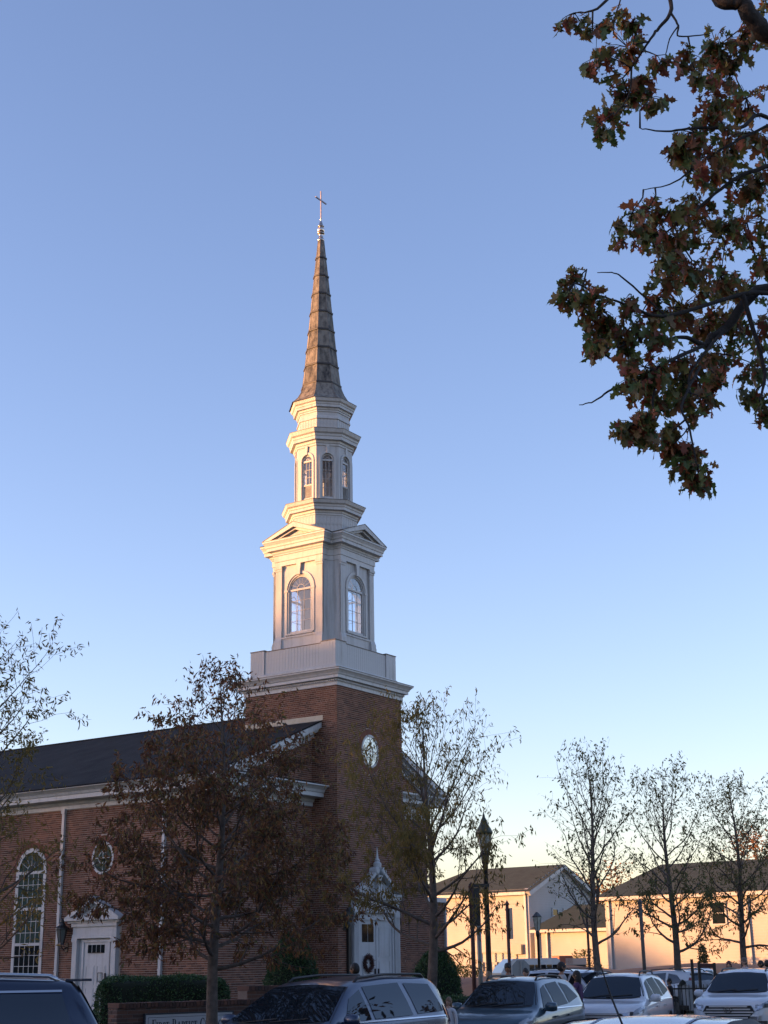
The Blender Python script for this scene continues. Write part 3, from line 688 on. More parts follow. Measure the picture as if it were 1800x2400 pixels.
def door_leaf(F, x0, x1, z0, z1, dep, panels, lites, parent, hinge=1):
    d = MB(); d.box(x0, x1, z0, z1, dep-.04, dep, F); dl = d.build('door_leaf', TRIM, parent)
    for (a, b, e, f_) in panels:
        q = MB(); xa, xb, ya, yb = x0+(x1-x0)*a, x0+(x1-x0)*b, z0+(z1-z0)*e, z0+(z1-z0)*f_
        for (p0, p1, p2, p3) in ((xa, xb, ya, ya+.02), (xa, xb, yb-.02, yb), (xa, xa+.02, ya+.02, yb-.02), (xb-.02, xb, ya+.02, yb-.02)): q.box(p0, p1, p2, p3, dep, dep+.012, F)
        q.box(xa+.05, xb-.05, ya+.05, yb-.05, dep, dep+.008, F)
        q.build('door_panel', TRIM, dl)
    if lites:
        a, b, e, f_, n = lites; xa, xb, ya, yb = x0+(x1-x0)*a, x0+(x1-x0)*b, z0+(z1-z0)*e, z0+(z1-z0)*f_
        for k in range(n):
            q = MB(); q.box(xa+(xb-xa)*k/n+.012, xa+(xb-xa)*(k+1)/n-.012, ya, yb, dep+.002, dep+.006, F); q.build('door_pane', GLASSD, dl)
    q = MB(); kx = x0+.08 if hinge > 0 else x1-.08; q.box(kx-.015, kx+.015, z0+.95, z0+1.15, dep, dep+.05, F); q.build('door_handle', BLACK, dl)
rc_ = MB(); rc_.box(c0-.76, c0+.76, .36, 2.62, .01, .022, F); rc_.build('door_recess', TRIM, church)
door_leaf(F, c0-.56, c0+.50, .40, 2.50, .06, [(.1, .45, .06, .34), (.55, .9, .06, .34), (.1, .45, .38, .66), (.55, .9, .38, .66)], (.14, .86, .84, .96, 4), church)
q = MB(); q.box(c0-.74, c0+.58, 2.50, 2.56, .022, .10, F); q.box(c0+.50, c0+.58, .36, 2.50, .022, .09, F); q.box(c0-.64, c0-.56, .36, 2.50, .022, .09, F); q.build('door_frame', TRIM, church)
q = MB(); q.box(c0-.34, c0+.26, 2.16, 2.18, .06, .085, F); q.build('door_closer', BLACK, church)
q = MB(); q.box(c0-.34, c0-.16, 1.30, 1.55, .06, .068, F); nb = q.build('door_notice', mat('paper', (.7, .7, .66), .8), church); 
q = MB(); q.box(c0-.36, c0-.14, 1.28, 1.30, .06, .075, F); q.box(c0-.36, c0-.14, 1.55, 1.57, .06, .075, F); q.box(c0-.36, c0-.34, 1.30, 1.55, .06, .075, F); q.box(c0-.16, c0-.14, 1.30, 1.55, .06, .075, F); q.build('notice_frame', BLACK, nb)
q = MB(); q.box(c0-1.1, c0+1.1, .2, .402, 0, 1.1, F); q.build('doorstep', CONC, church)
# ---------------- front door with swan-neck pediment and finial
F = F_TF; c1 = 2.1
q = MB()
for s in (-1, 1):
    x0, x1 = sorted((c1+s*1.36, c1+s*1.06)); q.box(x0, x1, .36, 3.2, 0, .14, F); q.box(x0-.03, x1+.03, .36, .66, 0, .17, F); q.box(x0-.03, x1+.03, 3.2, 3.34, 0, .18, F)
    for k in range(4): q.box(x0+.04+.06*k, x0+.07+.06*k, .7, 3.15, .14, .152, F)
q.box(c1-1.4, c1+1.4, 3.34, 3.48, 0, .16, F); q.box(c1-1.36, c1+1.36, 3.48, 3.76, 0, .14, F); q.box(c1-1.42, c1+1.42, 3.76, 3.88, 0, .26, F); q.box(c1-1.46, c1+1.46, 3.88, 3.95, 0, .32, F)
q.build('door_surround', TRIM, church)
q = MB(); q.box(c1-1.06, c1+1.06, .36, 3.34, .01, .022, F); q.build('door_recess', TRIM, church)
for s in (-1, 1):                  # curved broken pediment
    q = MB(); N_ = 14; up = []; lo = []
    for k in range(N_+1):
        t = k/N_; x = 1.42*(1-t)+.16*t; z = 3.95+.72*(t**1.7*(1.25-.25*t)); up.append((c1+s*x, z+.11)); lo.append((c1+s*x, z-.02))
    for k in range(N_):
        poly = [lo[k], lo[k+1], up[k+1], up[k]]
        q.prism(poly if s < 0 else poly[::-1], .01, .30, F)
    q.lathe([(.10, .01), (.13, .05), (.13, .30), (.09, .335)], 14, F @ Matrix.Translation((c1+s*.2, 4.70, 0))); q.build('swan_neck_scroll', TRIM, church)
    q = MB(); tri = [(c1+s*1.35, 3.95), (c1+s*.05, 3.95), (c1+s*.05, 4.35), (c1+s*.4, 4.35)]; q.prism(tri if s < 0 else tri[::-1], .012, .10, F); q.build('tympanum', TRIM, church)
q = MB(); q.box(c1-.1, c1+.1, 3.95, 4.5, .01, .26, F); q.box(c1-.13, c1+.13, 4.5, 4.56, .01, .29, F)
q.lathe([(.05, 4.56), (.09, 4.6), (.05, 4.66), (.14, 4.82), (.15, 4.95), (.08, 5.02), (.10, 5.06), (.05, 5.12), (.03, 5.3), (.008, 5.5)], 14, Matrix.Translation((c1, -.15, 0))); q.build('urn_finial', TRIM, church)
panL = [(.14, .86, .05, .22), (.14, .86, .26, .58)]
door_leaf(F, c1-.95, c1-.02, .40, 3.10, .06, panL, (.12, .88, .74, .95, 2), church, hinge=-1)
door_leaf(F, c1+.02, c1+.95, .40, 3.10, .06, [(.14, .86, .05, .22), (.14, .86, .26, .52), (.14, .86, .56, .92)], None, church)
q = MB(); q.box(c1-.02, c1+.02, .4, 3.1, .05, .085, F); q.box(c1-1.04, c1-.95, .36, 3.2, .022, .10, F); q.box(c1+.95, c1+1.04, .36, 3.2, .022, .10, F); q.box(c1-1.04, c1+1.04, 3.1, 3.2, .022, .101, F); q.build('door_frame', TRIM, church)
q = MB(); q.box(.46, .62, .25, 3.0, .012, .10, F); q.build('black_upright_strip', BLACK, church)  # narrow black upright box left of the front door
q = MB(); q.box(c1-2.2, c1+2.2, .05, .403, 0, 1.8, F); q.build('doorstep', CONC, church)
# low brick wing showing beyond the tower
wing = thing('brick_wing', 'low red brick wing between the church tower and the white house', 'building', on(1034, 66, 0), CH_A)
q = MB(); q.box(-6, .4, 0, 8, -.2, 4.3); q.build('wall', MORTAR, wing)
wb = bricks; bricks = []
brickface(frame((0, 0, 0), (1, 0, 0), (0, -1, 0)), -6, .4, 0, 4.3)
WMB = Matrix.Translation(wing.location) @ Matrix.Rotation(CH_A, 4, 'Z')
emit_bricks(bricks, wing, WMB, BRICK, 9, 0)
q = MB(); q.box(-6.1, .5, -.12, 8.1, 4.3, 4.5); q.build('parapet', TRIM, wing)
q = MB(); q.box(.4, .5, -.1, -.0, 0, 4.3); q.build('downspout', TRIM, wing)

# ------------------------------------------------------------------ WHITE HOUSE and its low wing, long building
SIDING = mat('white_siding', (.42, .40, .38), .65, noise=.18, nscale=.5)
HROOF = mat('house_shingle', (.028, .042, .036), .9, noise=.35, nscale=2, bump=.4, bscale=25)
HROOF2 = mat('wing_shingle', (.020, .036, .036), .9, noise=.3, nscale=2, bump=.4, bscale=25)
def siding(F, poly_fn, z0, z1, parent, M=None, step=.16):
    mb = MB(); z = z0; k = 0
    while z < z1-.02:
        zt = min(z+step, z1); a, b = poly_fn((z+zt)/2)
        if b-a > .05: mb.add([(a, z, .03), (b, z, .03), (b, zt, .008), (a, zt, .008), (a, z, 0), (b, z, 0)], [(0, 1, 2, 3), (4, 5, 1, 0)], F)
        z = zt
    return mb.build('siding', SIDING, parent, kind='stuff')
def house_window(F, c, z0, w_, h, parent, cols=2, rows=2, glass=GLASSD):
    f = MB(); 
    for (a, b, e, g_) in ((c-w_/2-.09, c-w_/2, z0-.09, z0+h+.09), (c+w_/2, c+w_/2+.09, z0-.09, z0+h+.09), (c-w_/2, c+w_/2, z0+h, z0+h+.09), (c-w_/2, c+w_/2, z0-.09, z0)): f.box(a, b, e, g_, 0, .08, F)
    f.box(c-w_/2, c+w_/2, z0+h/2-.03, z0+h/2+.03, 0, .06, F); wd = f.build('window', TRIM, parent)
    for e in (0, 1):
        q = MB(); q.box(c-w_/2, c+w_/2, z0+e*(h/2+.03), z0+h/2-.03+e*(h/2+.03), .02, .045, F); q.build('pane', glass, wd)
HP = on(1247, 95, 0)
house = thing('white_house', 'two storey white clapboard house with hipped brown roof and gable, left of the low wing', 'house', HP, CH_A)
D_, Wd, EZ, RZ = 9.6, 9.2, 6.2, 7.95            # depth along u, width along v
q = MB(); q.box(0, D_, 0, Wd, -.3, EZ); q.prism([(0, EZ), (D_, EZ), (D_/2, RZ-.1)], 0, .25, Matrix(((1,0,0,0),(0,0,1,0),(0,1,0,0),(0,0,0,1)))); q.build('wall', SIDING, house)
HF_S = frame((0, 0, 0), (0, 1, 0), (-1, 0, 0)); HF_G = frame((0, 0, 0), (1, 0, 0), (0, -1, 0))
siding(HF_S, lambda z: (0, Wd), 0, EZ, house)
siding(HF_G, lambda z: (0, D_) if z < EZ else ((z-EZ)/(RZ-EZ)*D_/2, D_-(z-EZ)/(RZ-EZ)*D_/2), 0, RZ-.05, house)
q = MB(); rv = Wd-2.2
q.add([(-.4, -.35, EZ-.15), (-.4, Wd+.4, EZ-.15), (D_/2, rv, RZ), (D_/2, -.35, RZ), (D_+.4, -.35, EZ-.15), (D_+.4, Wd+.4, EZ-.15)], [(0, 3, 2, 1), (3, 4, 5, 2), (1, 2, 5)]); q.build('roof', HROOF, house)
q = MB()
q.prism([(-.42, EZ-.2), (D_/2, RZ-.04), (D_/2, RZ-.26), (-.2, EZ-.42)][::-1], .05, .33, HF_G); q.prism([(D_/2, RZ-.04), (D_+.42, EZ-.2), (D_+.2, EZ-.42), (D_/2, RZ-.26)][::-1], .05, .33, HF_G); q.build('gable_trim', TRIM, house)
q = MB(); q.box(-.40, 0, 0, Wd+.3, EZ-.36, EZ-.17); q.box(-.06, .06, -.06, .06, 0, EZ-.35); q.box(-.06, .06, Wd-.06, Wd+.06, 0, EZ-.35); q.build('fascia', TRIM, house)
q = MB(); q.box(-.16, -.05, .10, .24, .3, EZ-.3); q.build('downspout', TRIM, house)
q = MB(); q.box(.5, 1.4, 0.5, 2.6, .0, .05, frame((0, Wd-2.2, 0), (0, 1, 0), (-1, 0, 0))); dr = q.build('side_door', TRIM, house)
for v, z in ((2.0, 4.3), (4.0, 4.3), (6.4, 4.3)): 
    q = MB(); q.box(v-.01, v+.01, z-1.2, z, .02, .04, HF_S); q.build('siding_joint', FLASH, house)
house_window(HF_G, 3.6, 4.2, .7, .8, house); house_window(HF_G, 5.2, 4.2, .7, .8, house)
q = MB(); q.box(D_/2-.35, D_/2+.35, 6.6, 7.15, .02, .06, HF_G); q.build('gable_vent', TRIM, house)
MET = mat('meter_grey', (.30, .30, .28), .5)
for k in range(6):
    q = MB(); v = 1.0+k*.52; q.box(v-.17, v+.17, 1.2, 1.75, .05, .16, HF_S); q.box(v-.02, v+.02, .3, 1.2, .05, .10, HF_S); q.box(v-.02, v+.02, 1.75, 2.3, .05, .10, HF_S); mt = q.build('meter_box', MET, house)
    q = MB(); q.lathe([(.10, .16), (.10, .22), (.05, .25)], 12, HF_S @ Matrix.Translation((v, 1.5, 0))); q.build('meter_dial', mat('meter_glass', (.5, .52, .5), .1), mt)
q = MB(); q.box(.8, 4.0, 2.3, 2.38, .05, .12, HF_S); q.box(.5, 1.15, 2.2, 2.8, .05, .3, HF_S); q.build('conduit', MET, house)
# low wing
LW = thing('house_wing', 'single storey white wing with dark hipped roof in front of the gable wall', 'building', on(1252, 93.5, 0), CH_A)
PV = -9.6; wz = 3.75; wr = 5.15
q = MB(); q.box(0.2, 5.5, PV, -.1, -.3, wz); q.build('wall', SIDING, LW)
FW = frame((.2, 0, 0), (0, 1, 0), (-1, 0, 0)); siding(FW, lambda z: (PV, -.1), 0, wz, LW)
q = MB(); q.add([(-.3, .0, wz-.1), (-.3, PV-.3, wz-.1), (3, PV+1.5, wr), (3, -1.6, wr), (6, .0, wz-.1), (6, PV-.3, wz-.1)], [(0, 3, 2, 1), (3, 4, 5, 2), (0, 4, 3), (1, 2, 5)]); q.build('roof', HROOF2, LW)
q = MB(); q.box(-.28, .2, PV-.2, .0, wz-.3, wz-.12); q.build('fascia', TRIM, LW)
for v in (-.35, -1.0): 
    q = MB(); q.box(.05, .16, v-.06, v+.06, 0, wz-.3); q.build('downspout', TRIM, LW)
# long building
LB = thing('long_white_building', 'long white clapboard building under a dark roof at the right edge', 'building', on(1430, 88, 0), CH_A)
LL = -26; ez = 5.42; rz2 = 7.3
q = MB(); q.box(0, 9, LL, 0, -.3, ez); q.build('wall', SIDING, LB)
FL = frame((0, 0, 0), (0, 1, 0), (-1, 0, 0)); siding(FL, lambda z: (LL, 0), 0, ez, LB)
q = MB(); q.add([(-.45, .45, ez-.12), (-.45, LL, ez-.12), (4.5, LL, rz2), (4.5, -1.8, rz2), (9.4, .45, ez-.12), (9.4, LL, ez-.12)], [(0, 3, 2, 1), (3, 4, 5, 2), (0, 4, 3)]); q.build('roof', HROOF2, LB)
q = MB(); q.box(-.42, 0, LL, .4, ez-.34, ez-.14); q.build('fascia', TRIM, LB)
for v in (-.25, -8.7, -15.0): 
    q = MB(); q.box(-.13, -.03, v-.06, v+.06, .2, ez-.34); q.build('downspout', TRIM, LB)
for v in (-7.0, -11.2, -16.4): house_window(FL, v, 3.6, .75, 1.15, LB)
# ------------------------------------------------------------------ dirt bank in front of the houses
DIRT = mat('orange_dirt', (.44, .20, .10), .95, noise=.45, nscale=.7, bump=.9, bscale=12, col2=(.26, .12, .07))
q = MB(); nb_, nc_ = 90, 12
for i in range(nb_+1):
    for j in range(nc_+1):
        x = -4+i*.5; y = 76-(x)*.28+ (j-nc_/2)*.9; t = j/nc_
        h = 1.75*sin(pi*t)**.8*(.75+.25*sst(2, 9, x))+.22*fbm(x*1.3, y*1.1)*sin(pi*t)+random.uniform(-.04, .04)
        if x > 20: h += .15*fbm(x*.6, 3)
        q.v.append((x, y, -.32+h))
for i in range(nb_):
    for j in range(nc_): a = i*(nc_+1)+j; q.f.append((a, a+nc_+1, a+nc_+2, a+1))
q.build('dirt_bank', DIRT, smooth=True, kind='structure')
# ------------------------------------------------------------------ plants made of many small leaves
def leaf_cloud(mb, n, fn, ln, wd, droop=0, rnd=random):
    V_, Fc = mb.v, mb.f
    for _ in range(n):
        p, nrm = fn(); o = len(V_)
        a = Vector((rnd.gauss(0, 1), rnd.gauss(0, 1), rnd.gauss(0, .8)-droop)).normalized()
        if nrm is not None: a = (a+nrm*.7).normalized()
        b = a.cross(Vector((rnd.gauss(0, 1), rnd.gauss(0, 1), rnd.gauss(0, 1)))).normalized()
        l = ln*rnd.uniform(.6, 1.25); w_ = wd*rnd.uniform(.7, 1.2)
        V_ += [tuple(p), tuple(p+a*l*.5+b*w_*.5), tuple(p+a*l), tuple(p+a*l*.5-b*w_*.5)]; Fc.append((o, o+1, o+2, o+3))
HEDGE = rnd_mat('hedge_leaf', [(.02, .045, .018), (.04, .085, .03), (.065, .12, .045), (.028, .06, .024)], .55, sub=.15)
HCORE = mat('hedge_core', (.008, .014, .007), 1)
def hedge_box(name, label, loc, rz, lx, ly, h, n, cat='hedge', wob=.08):
    t = thing(name, label, cat, loc, rz)
    def sup(u, v, e=.28):          # rounded box surface
        s = lambda x: (abs(x)**e)*(1 if x > 0 else -1)
        return Vector((lx/2*s(cos(v))*s(cos(u)), ly/2*s(cos(v))*s(sin(u)), h/2+h/2*s(sin(v))))
    core = MB(); N1, N2 = 28, 14
    for j in range(N2+1):
        for i in range(N1): p = sup(2*pi*i/N1+.01, -pi/2+pi*j/N2+.001); core.v.append((p.x*.95, p.y*.93, h/2+(p.z-h/2)*.94))
    for j in range(N2):
        for i in range(N1): core.f.append((j*N1+i, j*N1+(i+1) % N1, (j+1)*N1+(i+1) % N1, (j+1)*N1+i))
    core.build('branches', HCORE, t)
    def fn():
        r = random.random(); k = random.random()
        if r < .42: p = Vector((random.uniform(-lx/2, lx/2), random.choice((-1, 1))*ly/2, random.uniform(0, h)))
        elif r < .6: p = Vector((random.choice((-1, 1))*lx/2, random.uniform(-ly/2, ly/2), random.uniform(0, h)))
        else: p = Vector((random.uniform(-lx/2, lx/2), random.uniform(-ly/2, ly/2), h))
        # round the edges
        c = min(.30, ly/2.2, h/2); q_ = Vector((max(-lx/2+c, min(lx/2-c, p.x)), max(-ly/2+c, min(ly/2-c, p.y)), max(0, min(h-c, p.z))))
        d = p-q_
        if d.length > 1e-6: nn = d.normalized(); p = q_+nn*c
        else: nn = Vector((0, 0, 1))
        p = p+nn*(wob*.6*fbm(p.x*5, p.z*6+p.y*3)+random.gauss(-.02, .025))
        return p, nn
    mb = MB(); leaf_cloud(mb, n, fn, .055, .03); mb.build('foliage', HEDGE, t, kind='stuff'); return t
def shrub_dome(name, label, loc, r, h, n, k=0):
    t = thing(name, label, 'shrub', loc, 0)
    def prof(z): s = z/h; return r*(max(0, 1-s**3.2))**.62*(.88+.12*sst(0, .3, s))
    core = MB(); core.lathe([(prof(h*i/10)*.94+.001, h*i/10*.97) for i in range(11)], 20); core.build('branches', HCORE, t)
    def fn():
        z = h*random.random()**.8; a = random.random()*2*pi; rr = prof(z)+random.gauss(-.02, .03)+.05*fbm(a*3, z*4)
        return Vector((rr*cos(a), rr*sin(a), z)), Vector((cos(a), sin(a), .3+z/h)).normalized()
    mb = MB(); leaf_cloud(mb, n, fn, .06, .032); mb.build('foliage', HEDGE, t, kind='stuff'); return t
hl = on(380, 33.5, .38); hedge_box('hedge', 'long clipped green hedge against the church side wall above the sign', (hl.x, hl.y, .32), R(9), 2.85, 1.1, 1.13, 18000)
hl = on(1045, 37, 0); hedge_box('hedge', 'low clipped hedge behind the slim tree right of the minivan', (hl.x, hl.y, -.1), R(20), 2.0, 1.1, .95, 9000)
hl = on(1175, 39, 0); hedge_box('hedge', 'dark low hedge seen just above the grey blue car roof', (hl.x, hl.y, -.1), R(20), 1.6, 1.0, .75, 4000)
hl = on(540, 36, 0); hedge_box('low_shrub', 'small low green shrub beside the brick sign wall', (hl.x, hl.y, .3), R(9), 1.3, .8, .45, 4000, cat='shrub')
p = on(684, 37.5, 0); shrub_dome('round_shrub', 'round clipped green shrub by the church wall left of the front door', (p.x, p.y, .15), .68, 2.32, 15000)
p = on(1025, 41, 0); shrub_dome('round_shrub', 'round clipped dark shrub behind the slim tree right of the front door', (p.x, p.y, .1), .70, 1.98, 12000)
for (px, D, h, r, lb) in ((1375, 82, 1.9, 1.2, 'scrubby bush on the dirt bank behind the tall post'), (1340, 84, 1.2, .8, 'small scrubby bush beside the orange digger'), (1532, 78, .9, .6, 'small leafy weed clump on the bank right of the post'), (1655, 76, 2.0, .35, 'tall thin sapling against the long white building'), (1095, 80, 1.2, 1.3, 'green scrub at the foot of the white house'), (1720, 74, 1.1, .7, 'leafy weeds at the crest of the dirt bank'), (1215, 82, 1.3, .8, 'shrub below the meter boxes')):
    p = on(px, D, 0); t = thing('wild_bush', lb, 'bush', (p.x, p.y, 0.4), 0)
    def fn():
        a = random.random()*2*pi; z = random.random(); rr = r*random.random()**.5*(1-.6*z*z); return Vector((rr*cos(a), rr*sin(a), h*z)), None
    mb = MB(); leaf_cloud(mb, 900, fn, .16, .07); mb.build('foliage', rnd_mat('scrub_leaf', [(.03, .05, .02), (.07, .09, .03), (.10, .10, .04)], .7, sub=.2), t, kind='stuff')
    mb = MB(); 
    for k in range(7): a = random.random()*6.28; mb.tube([(0, 0, -.5), (r*.4*cos(a), r*.4*sin(a), h*.5), (r*.7*cos(a), r*.7*sin(a), h*.85)], [.03, .02, .008], 4)
    mb.build('stems', mat('bark_dark', (.06, .045, .035), .9), t)
# ------------------------------------------------------------------ TREES
def bark(name, col): return mat(name, col, .95, noise=.45, nscale=9, bump=.9, bscale=30)
BARK = bark('bark', (.12, .095, .078))
def rv(s): return Vector((random.gauss(0, s), random.gauss(0, s), random.gauss(0, s)))
def make_tree(name, label, base, H, tr, limbs, leafmat, density, leaf=(.10, .028), hang=.8, crown=None, z_lo=.3, lean=0, group='young street trees', up=1.0, seed=1, trunk_split=None, keep=None, bot=20, twigs=1.0, nlimb=34, bark_=None):
    """central leader with limbs; crown(f, az) gives reach at height fraction f"""
    rs = random.Random(seed); t = thing(name, label, 'tree', base, 0, group)
    tb = MB(); bb = MB(); lf = MB()
    G = lambda s: Vector((rs.gauss(0, s), rs.gauss(0, s), rs.gauss(0, s)))
    # leader
    n = 18; pts = []; rad = []; p = Vector((0, 0, -.2)); 
    for i in range(n+1):
        f = i/n; pts.append(Vector((lean*f+.07*sin(f*7+seed), .05*cos(f*9+seed), -.2+(H+.1)*f))); rad.append(max(.006, tr*(1-f)**.85*(1+.35*max(0, .06-f)/.06)))
    tb.tube(pts, rad, 10); tb.build('trunk', bark_ or BARK, t, True)
    def lead(f):
        x = f*n; i = min(n-1, int(x)); return pts[i].lerp(pts[i+1], x-i), rad[i]*(1-(x-i))+rad[i+1]*(x-i)
    def leaves(p, d, cnt, z):
        for _ in range(cnt):
            q = p+G(.05); a = (d*.3+G(.55)+Vector((0, 0, -hang))).normalized(); b = a.cross(G(1)).normalized()
            l = leaf[0]*rs.uniform(.6, 1.3); w_ = leaf[1]*rs.uniform(.7, 1.3); o = len(lf.v)
            c = q+a*l*.5+b.cross(a)*l*.12
            lf.v += [tuple(q), tuple(c+b*w_*.5), tuple(q+a*l), tuple(c-b*w_*.5)]; lf.f.append((o, o+1, o+2, o+3))
    def branch(p, d, L, r, lvl, f):
        steps = max(3, int(L/.22)); P = [p.copy()]; Rr = [r]; pos = p.copy(); dd = d.copy()
        for i in range(steps):
            lift = (.06*up if lvl == 1 else .02)
            dd = (dd+G(.10 if lvl == 1 else .16)+Vector((0, 0, lift))).normalized(); pos = pos+dd*(L/steps); P.append(pos.copy()); Rr.append(max(.0028, r*(1-.85*(i+1)/steps)))
            k = (i+1)/steps
            if lvl < 3 and k > (.12 if lvl == 1 else .05):
                for _ in range(1 if rs.random() < (.95 if lvl == 1 else .6)*twigs else 0):
                    side = dd.cross(G(1)).normalized(); nd = (dd*.75+side*rs.uniform(.5, 1.0)+Vector((0, 0, .05))).normalized()
                    branch(pos, nd, L*rs.uniform(.3, .5)*(1.15-k*.6)+.12, Rr[-1]*.6, lvl+1, f)
            if lvl >= 2 or k > .5:
                c = density(f, k, pos)*(2.4 if rs.random() < .40 else .12); n_ = int(c) + (1 if rs.random() < c-int(c) else 0)
                if n_: leaves(pos, dd, n_, pos.z)
        leaves(pos, dd, int(2*density(f, 1, pos)), pos.z)
        bb.tube(P, Rr, 5 if lvl == 1 else 3, cap=False)
    for k in range(nlimb):
        f = z_lo+(1-z_lo)*(k+rs.random()*.8)/nlimb*.96; p, r = lead(f); g = (f-z_lo)/(1-z_lo)
        az = k*2.399+rs.uniform(-.4, .4); reach = crown(g, az)
        el = limbs(g); d = Vector((cos(az)*cos(el), sin(az)*cos(el), sin(el))); L = min(reach/max(.35, cos(el)), (H-p.z)/max(.15, sin(el)+.12)*.92+.25)
        branch(p, d, L, max(.008, r*.45), 1, g)
    bb.build('branches', bark_ or BARK, t, True); lf.build('foliage', leafmat, t, kind='stuff'); return t
BROWNLEAF = rnd_mat('leaf_brown', [(.10, .048, .034), (.16, .07, .038), (.26, .115, .042), (.13, .058, .036), (.30, .17, .055), (.12, .11, .04), (.08, .045, .03), (.16, .085, .055)], .7, sub=.25)
OLIVELEAF = rnd_mat('leaf_olive', [(.13, .095, .03), (.20, .14, .04), (.15, .125, .04), (.26, .17, .045), (.11, .11, .036)], .7, sub=.4)
GREENLEAF = rnd_mat('leaf_green', [(.09, .10, .04), (.12, .13, .045), (.18, .13, .05), (.08, .085, .035), (.16, .15, .06)], .7, sub=.4)
p = on(502, 26.6, -.1)
make_tree('street_tree', 'tree with dense brown and rust autumn leaves in front of the church side wall', (p.x, p.y, -.15), 7.15, .12,
    lambda g: .10+1.05*g**1.2, BROWNLEAF, lambda f, k, q: 5.6*(1-.74*sst(.36, .60, f))*(.6+.5*abs(sin(q.z*2.3+q.x))), leaf=(.115, .038), hang=.8,
    crown=lambda g, az: (2.3 if g < .30 else 2.3*(1-(g-.30)/.70)**1.25)+.10, z_lo=.27, seed=3, nlimb=50, twigs=1.0)
p = on(1017, 33, -.1)
def dens2(f, k, q): return (6.0 if q.x < .0 else 3.0)*(1-.62*sst(4.2, 6.2, q.z))
make_tree('street_tree', 'sparse tree with hanging olive and yellow leaves right of the tower', (p.x, p.y, -.15), 7.3, .14,
    lambda g: .25+1.0*g**.8, OLIVELEAF, dens2, leaf=(.125, .030), hang=1.3,
    crown=lambda g, az: (2.5 if g < .5 else 2.5-3.4*(g-.5))*(.90+.20*cos(az-pi)), z_lo=.30, seed=11, nlimb=34, twigs=.8)
p = on(1410, 50, -.1)
make_tree('street_tree', 'nearly bare upright tree behind the white compact car', (p.x, p.y, -.3), 8.75, .15,
    lambda g: .40+.85*g**.7, GREENLEAF, lambda f, k, q: .55+.6*(q.z < 3.7), leaf=(.15, .05), hang=.9,
    crown=lambda g, az: 2.2*(1-.4*g), z_lo=.30, seed=21, nlimb=30, twigs=.75)
p = on(1592, 57, -.1)
make_tree('street_tree', 'tree with green lower leaves and thin top beside the iron fence', (p.x, p.y, -.3), 9.0, .17,
    lambda g: .12+1.1*g**.8, GREENLEAF, lambda f, k, q: 2.6*(1-.80*sst(.08, .40, f)), leaf=(.16, .055), hang=.9,
    crown=lambda g, az: 2.3*(1-.4*g), z_lo=.27, seed=31, nlimb=34, twigs=.8)
p = on(1757, 62, -.1)
make_tree('street_tree', 'tree at the right edge with green brown leaves and spreading limbs', (p.x, p.y, -.3), 9.05, .17,
    lambda g: .18+1.0*g**.8, GREENLEAF, lambda f, k, q: 1.4*(1-.5*f), leaf=(.16, .052), hang=.8,
    crown=lambda g, az: 2.6*(1-.45*g), z_lo=.28, seed=41, nlimb=34, twigs=.8)
p = on(-150, 24, -.1)
make_tree('street_tree', 'tree at the left edge with narrow olive leaves reaching over the roof', (p.x, p.y, -.2), 7.15, .13,
    lambda g: .15+.95*g**.9, OLIVELEAF, lambda f, k, q: 2.8*(1-.5*sst(.5, .9, f)), leaf=(.105, .027), hang=.7,
    crown=lambda g, az: 1.85*(1-.4*g)+.15, z_lo=.25, seed=52, nlimb=40, twigs=.85)
# trees behind the houses
def far_tree(label, px, D, h, r, m_, n, seed, z0=0):
    rs = random.Random(seed); p = on(px, D, 0); t = thing('background_tree', label, 'tree', (p.x, p.y, z0), 0, 'trees behind the houses')
    tb = MB(); tb.tube([(0, 0, 0), (.1, 0, h*.5), (0, .1, h*.9)], [.3, .2, .04], 6)
    cl = [Vector((rs.gauss(0, r*.5), rs.gauss(0, r*.5), h*rs.uniform(.4, .95))) for _ in range(22)]
    for c in cl: tb.tube([(0, 0, h*.35), tuple(c*.6+Vector((0, 0, h*.2))), tuple(c)], [.08, .05, .015], 4)
    tb.build('trunk', BARK, t); mb = MB()
    def fn(): c = rs.choice(cl); return c+Vector((rs.gauss(0, r*.22), rs.gauss(0, r*.22), rs.gauss(0, r*.2))), None
    leaf_cloud(mb, n, fn, .3, .16, rnd=rs); mb.build('foliage', m_, t, kind='stuff')
ORL = rnd_mat('leaf_orange', [(.16, .07, .03), (.22, .10, .03), (.10, .07, .03)], .7, sub=.2)
far_tree('rust orange tree showing between the two house roofs', 1415, 125, 9.5, 2.6, ORL, 2600, 5)
far_tree('dull green tree just left of the rust orange tree behind the roofs', 1375, 135, 9.0, 2.2, GREENLEAF, 1500, 6)
far_tree('orange brown tree above the long building roof at the right edge', 1800, 120, 11.5, 2.6, ORL, 2600, 7)
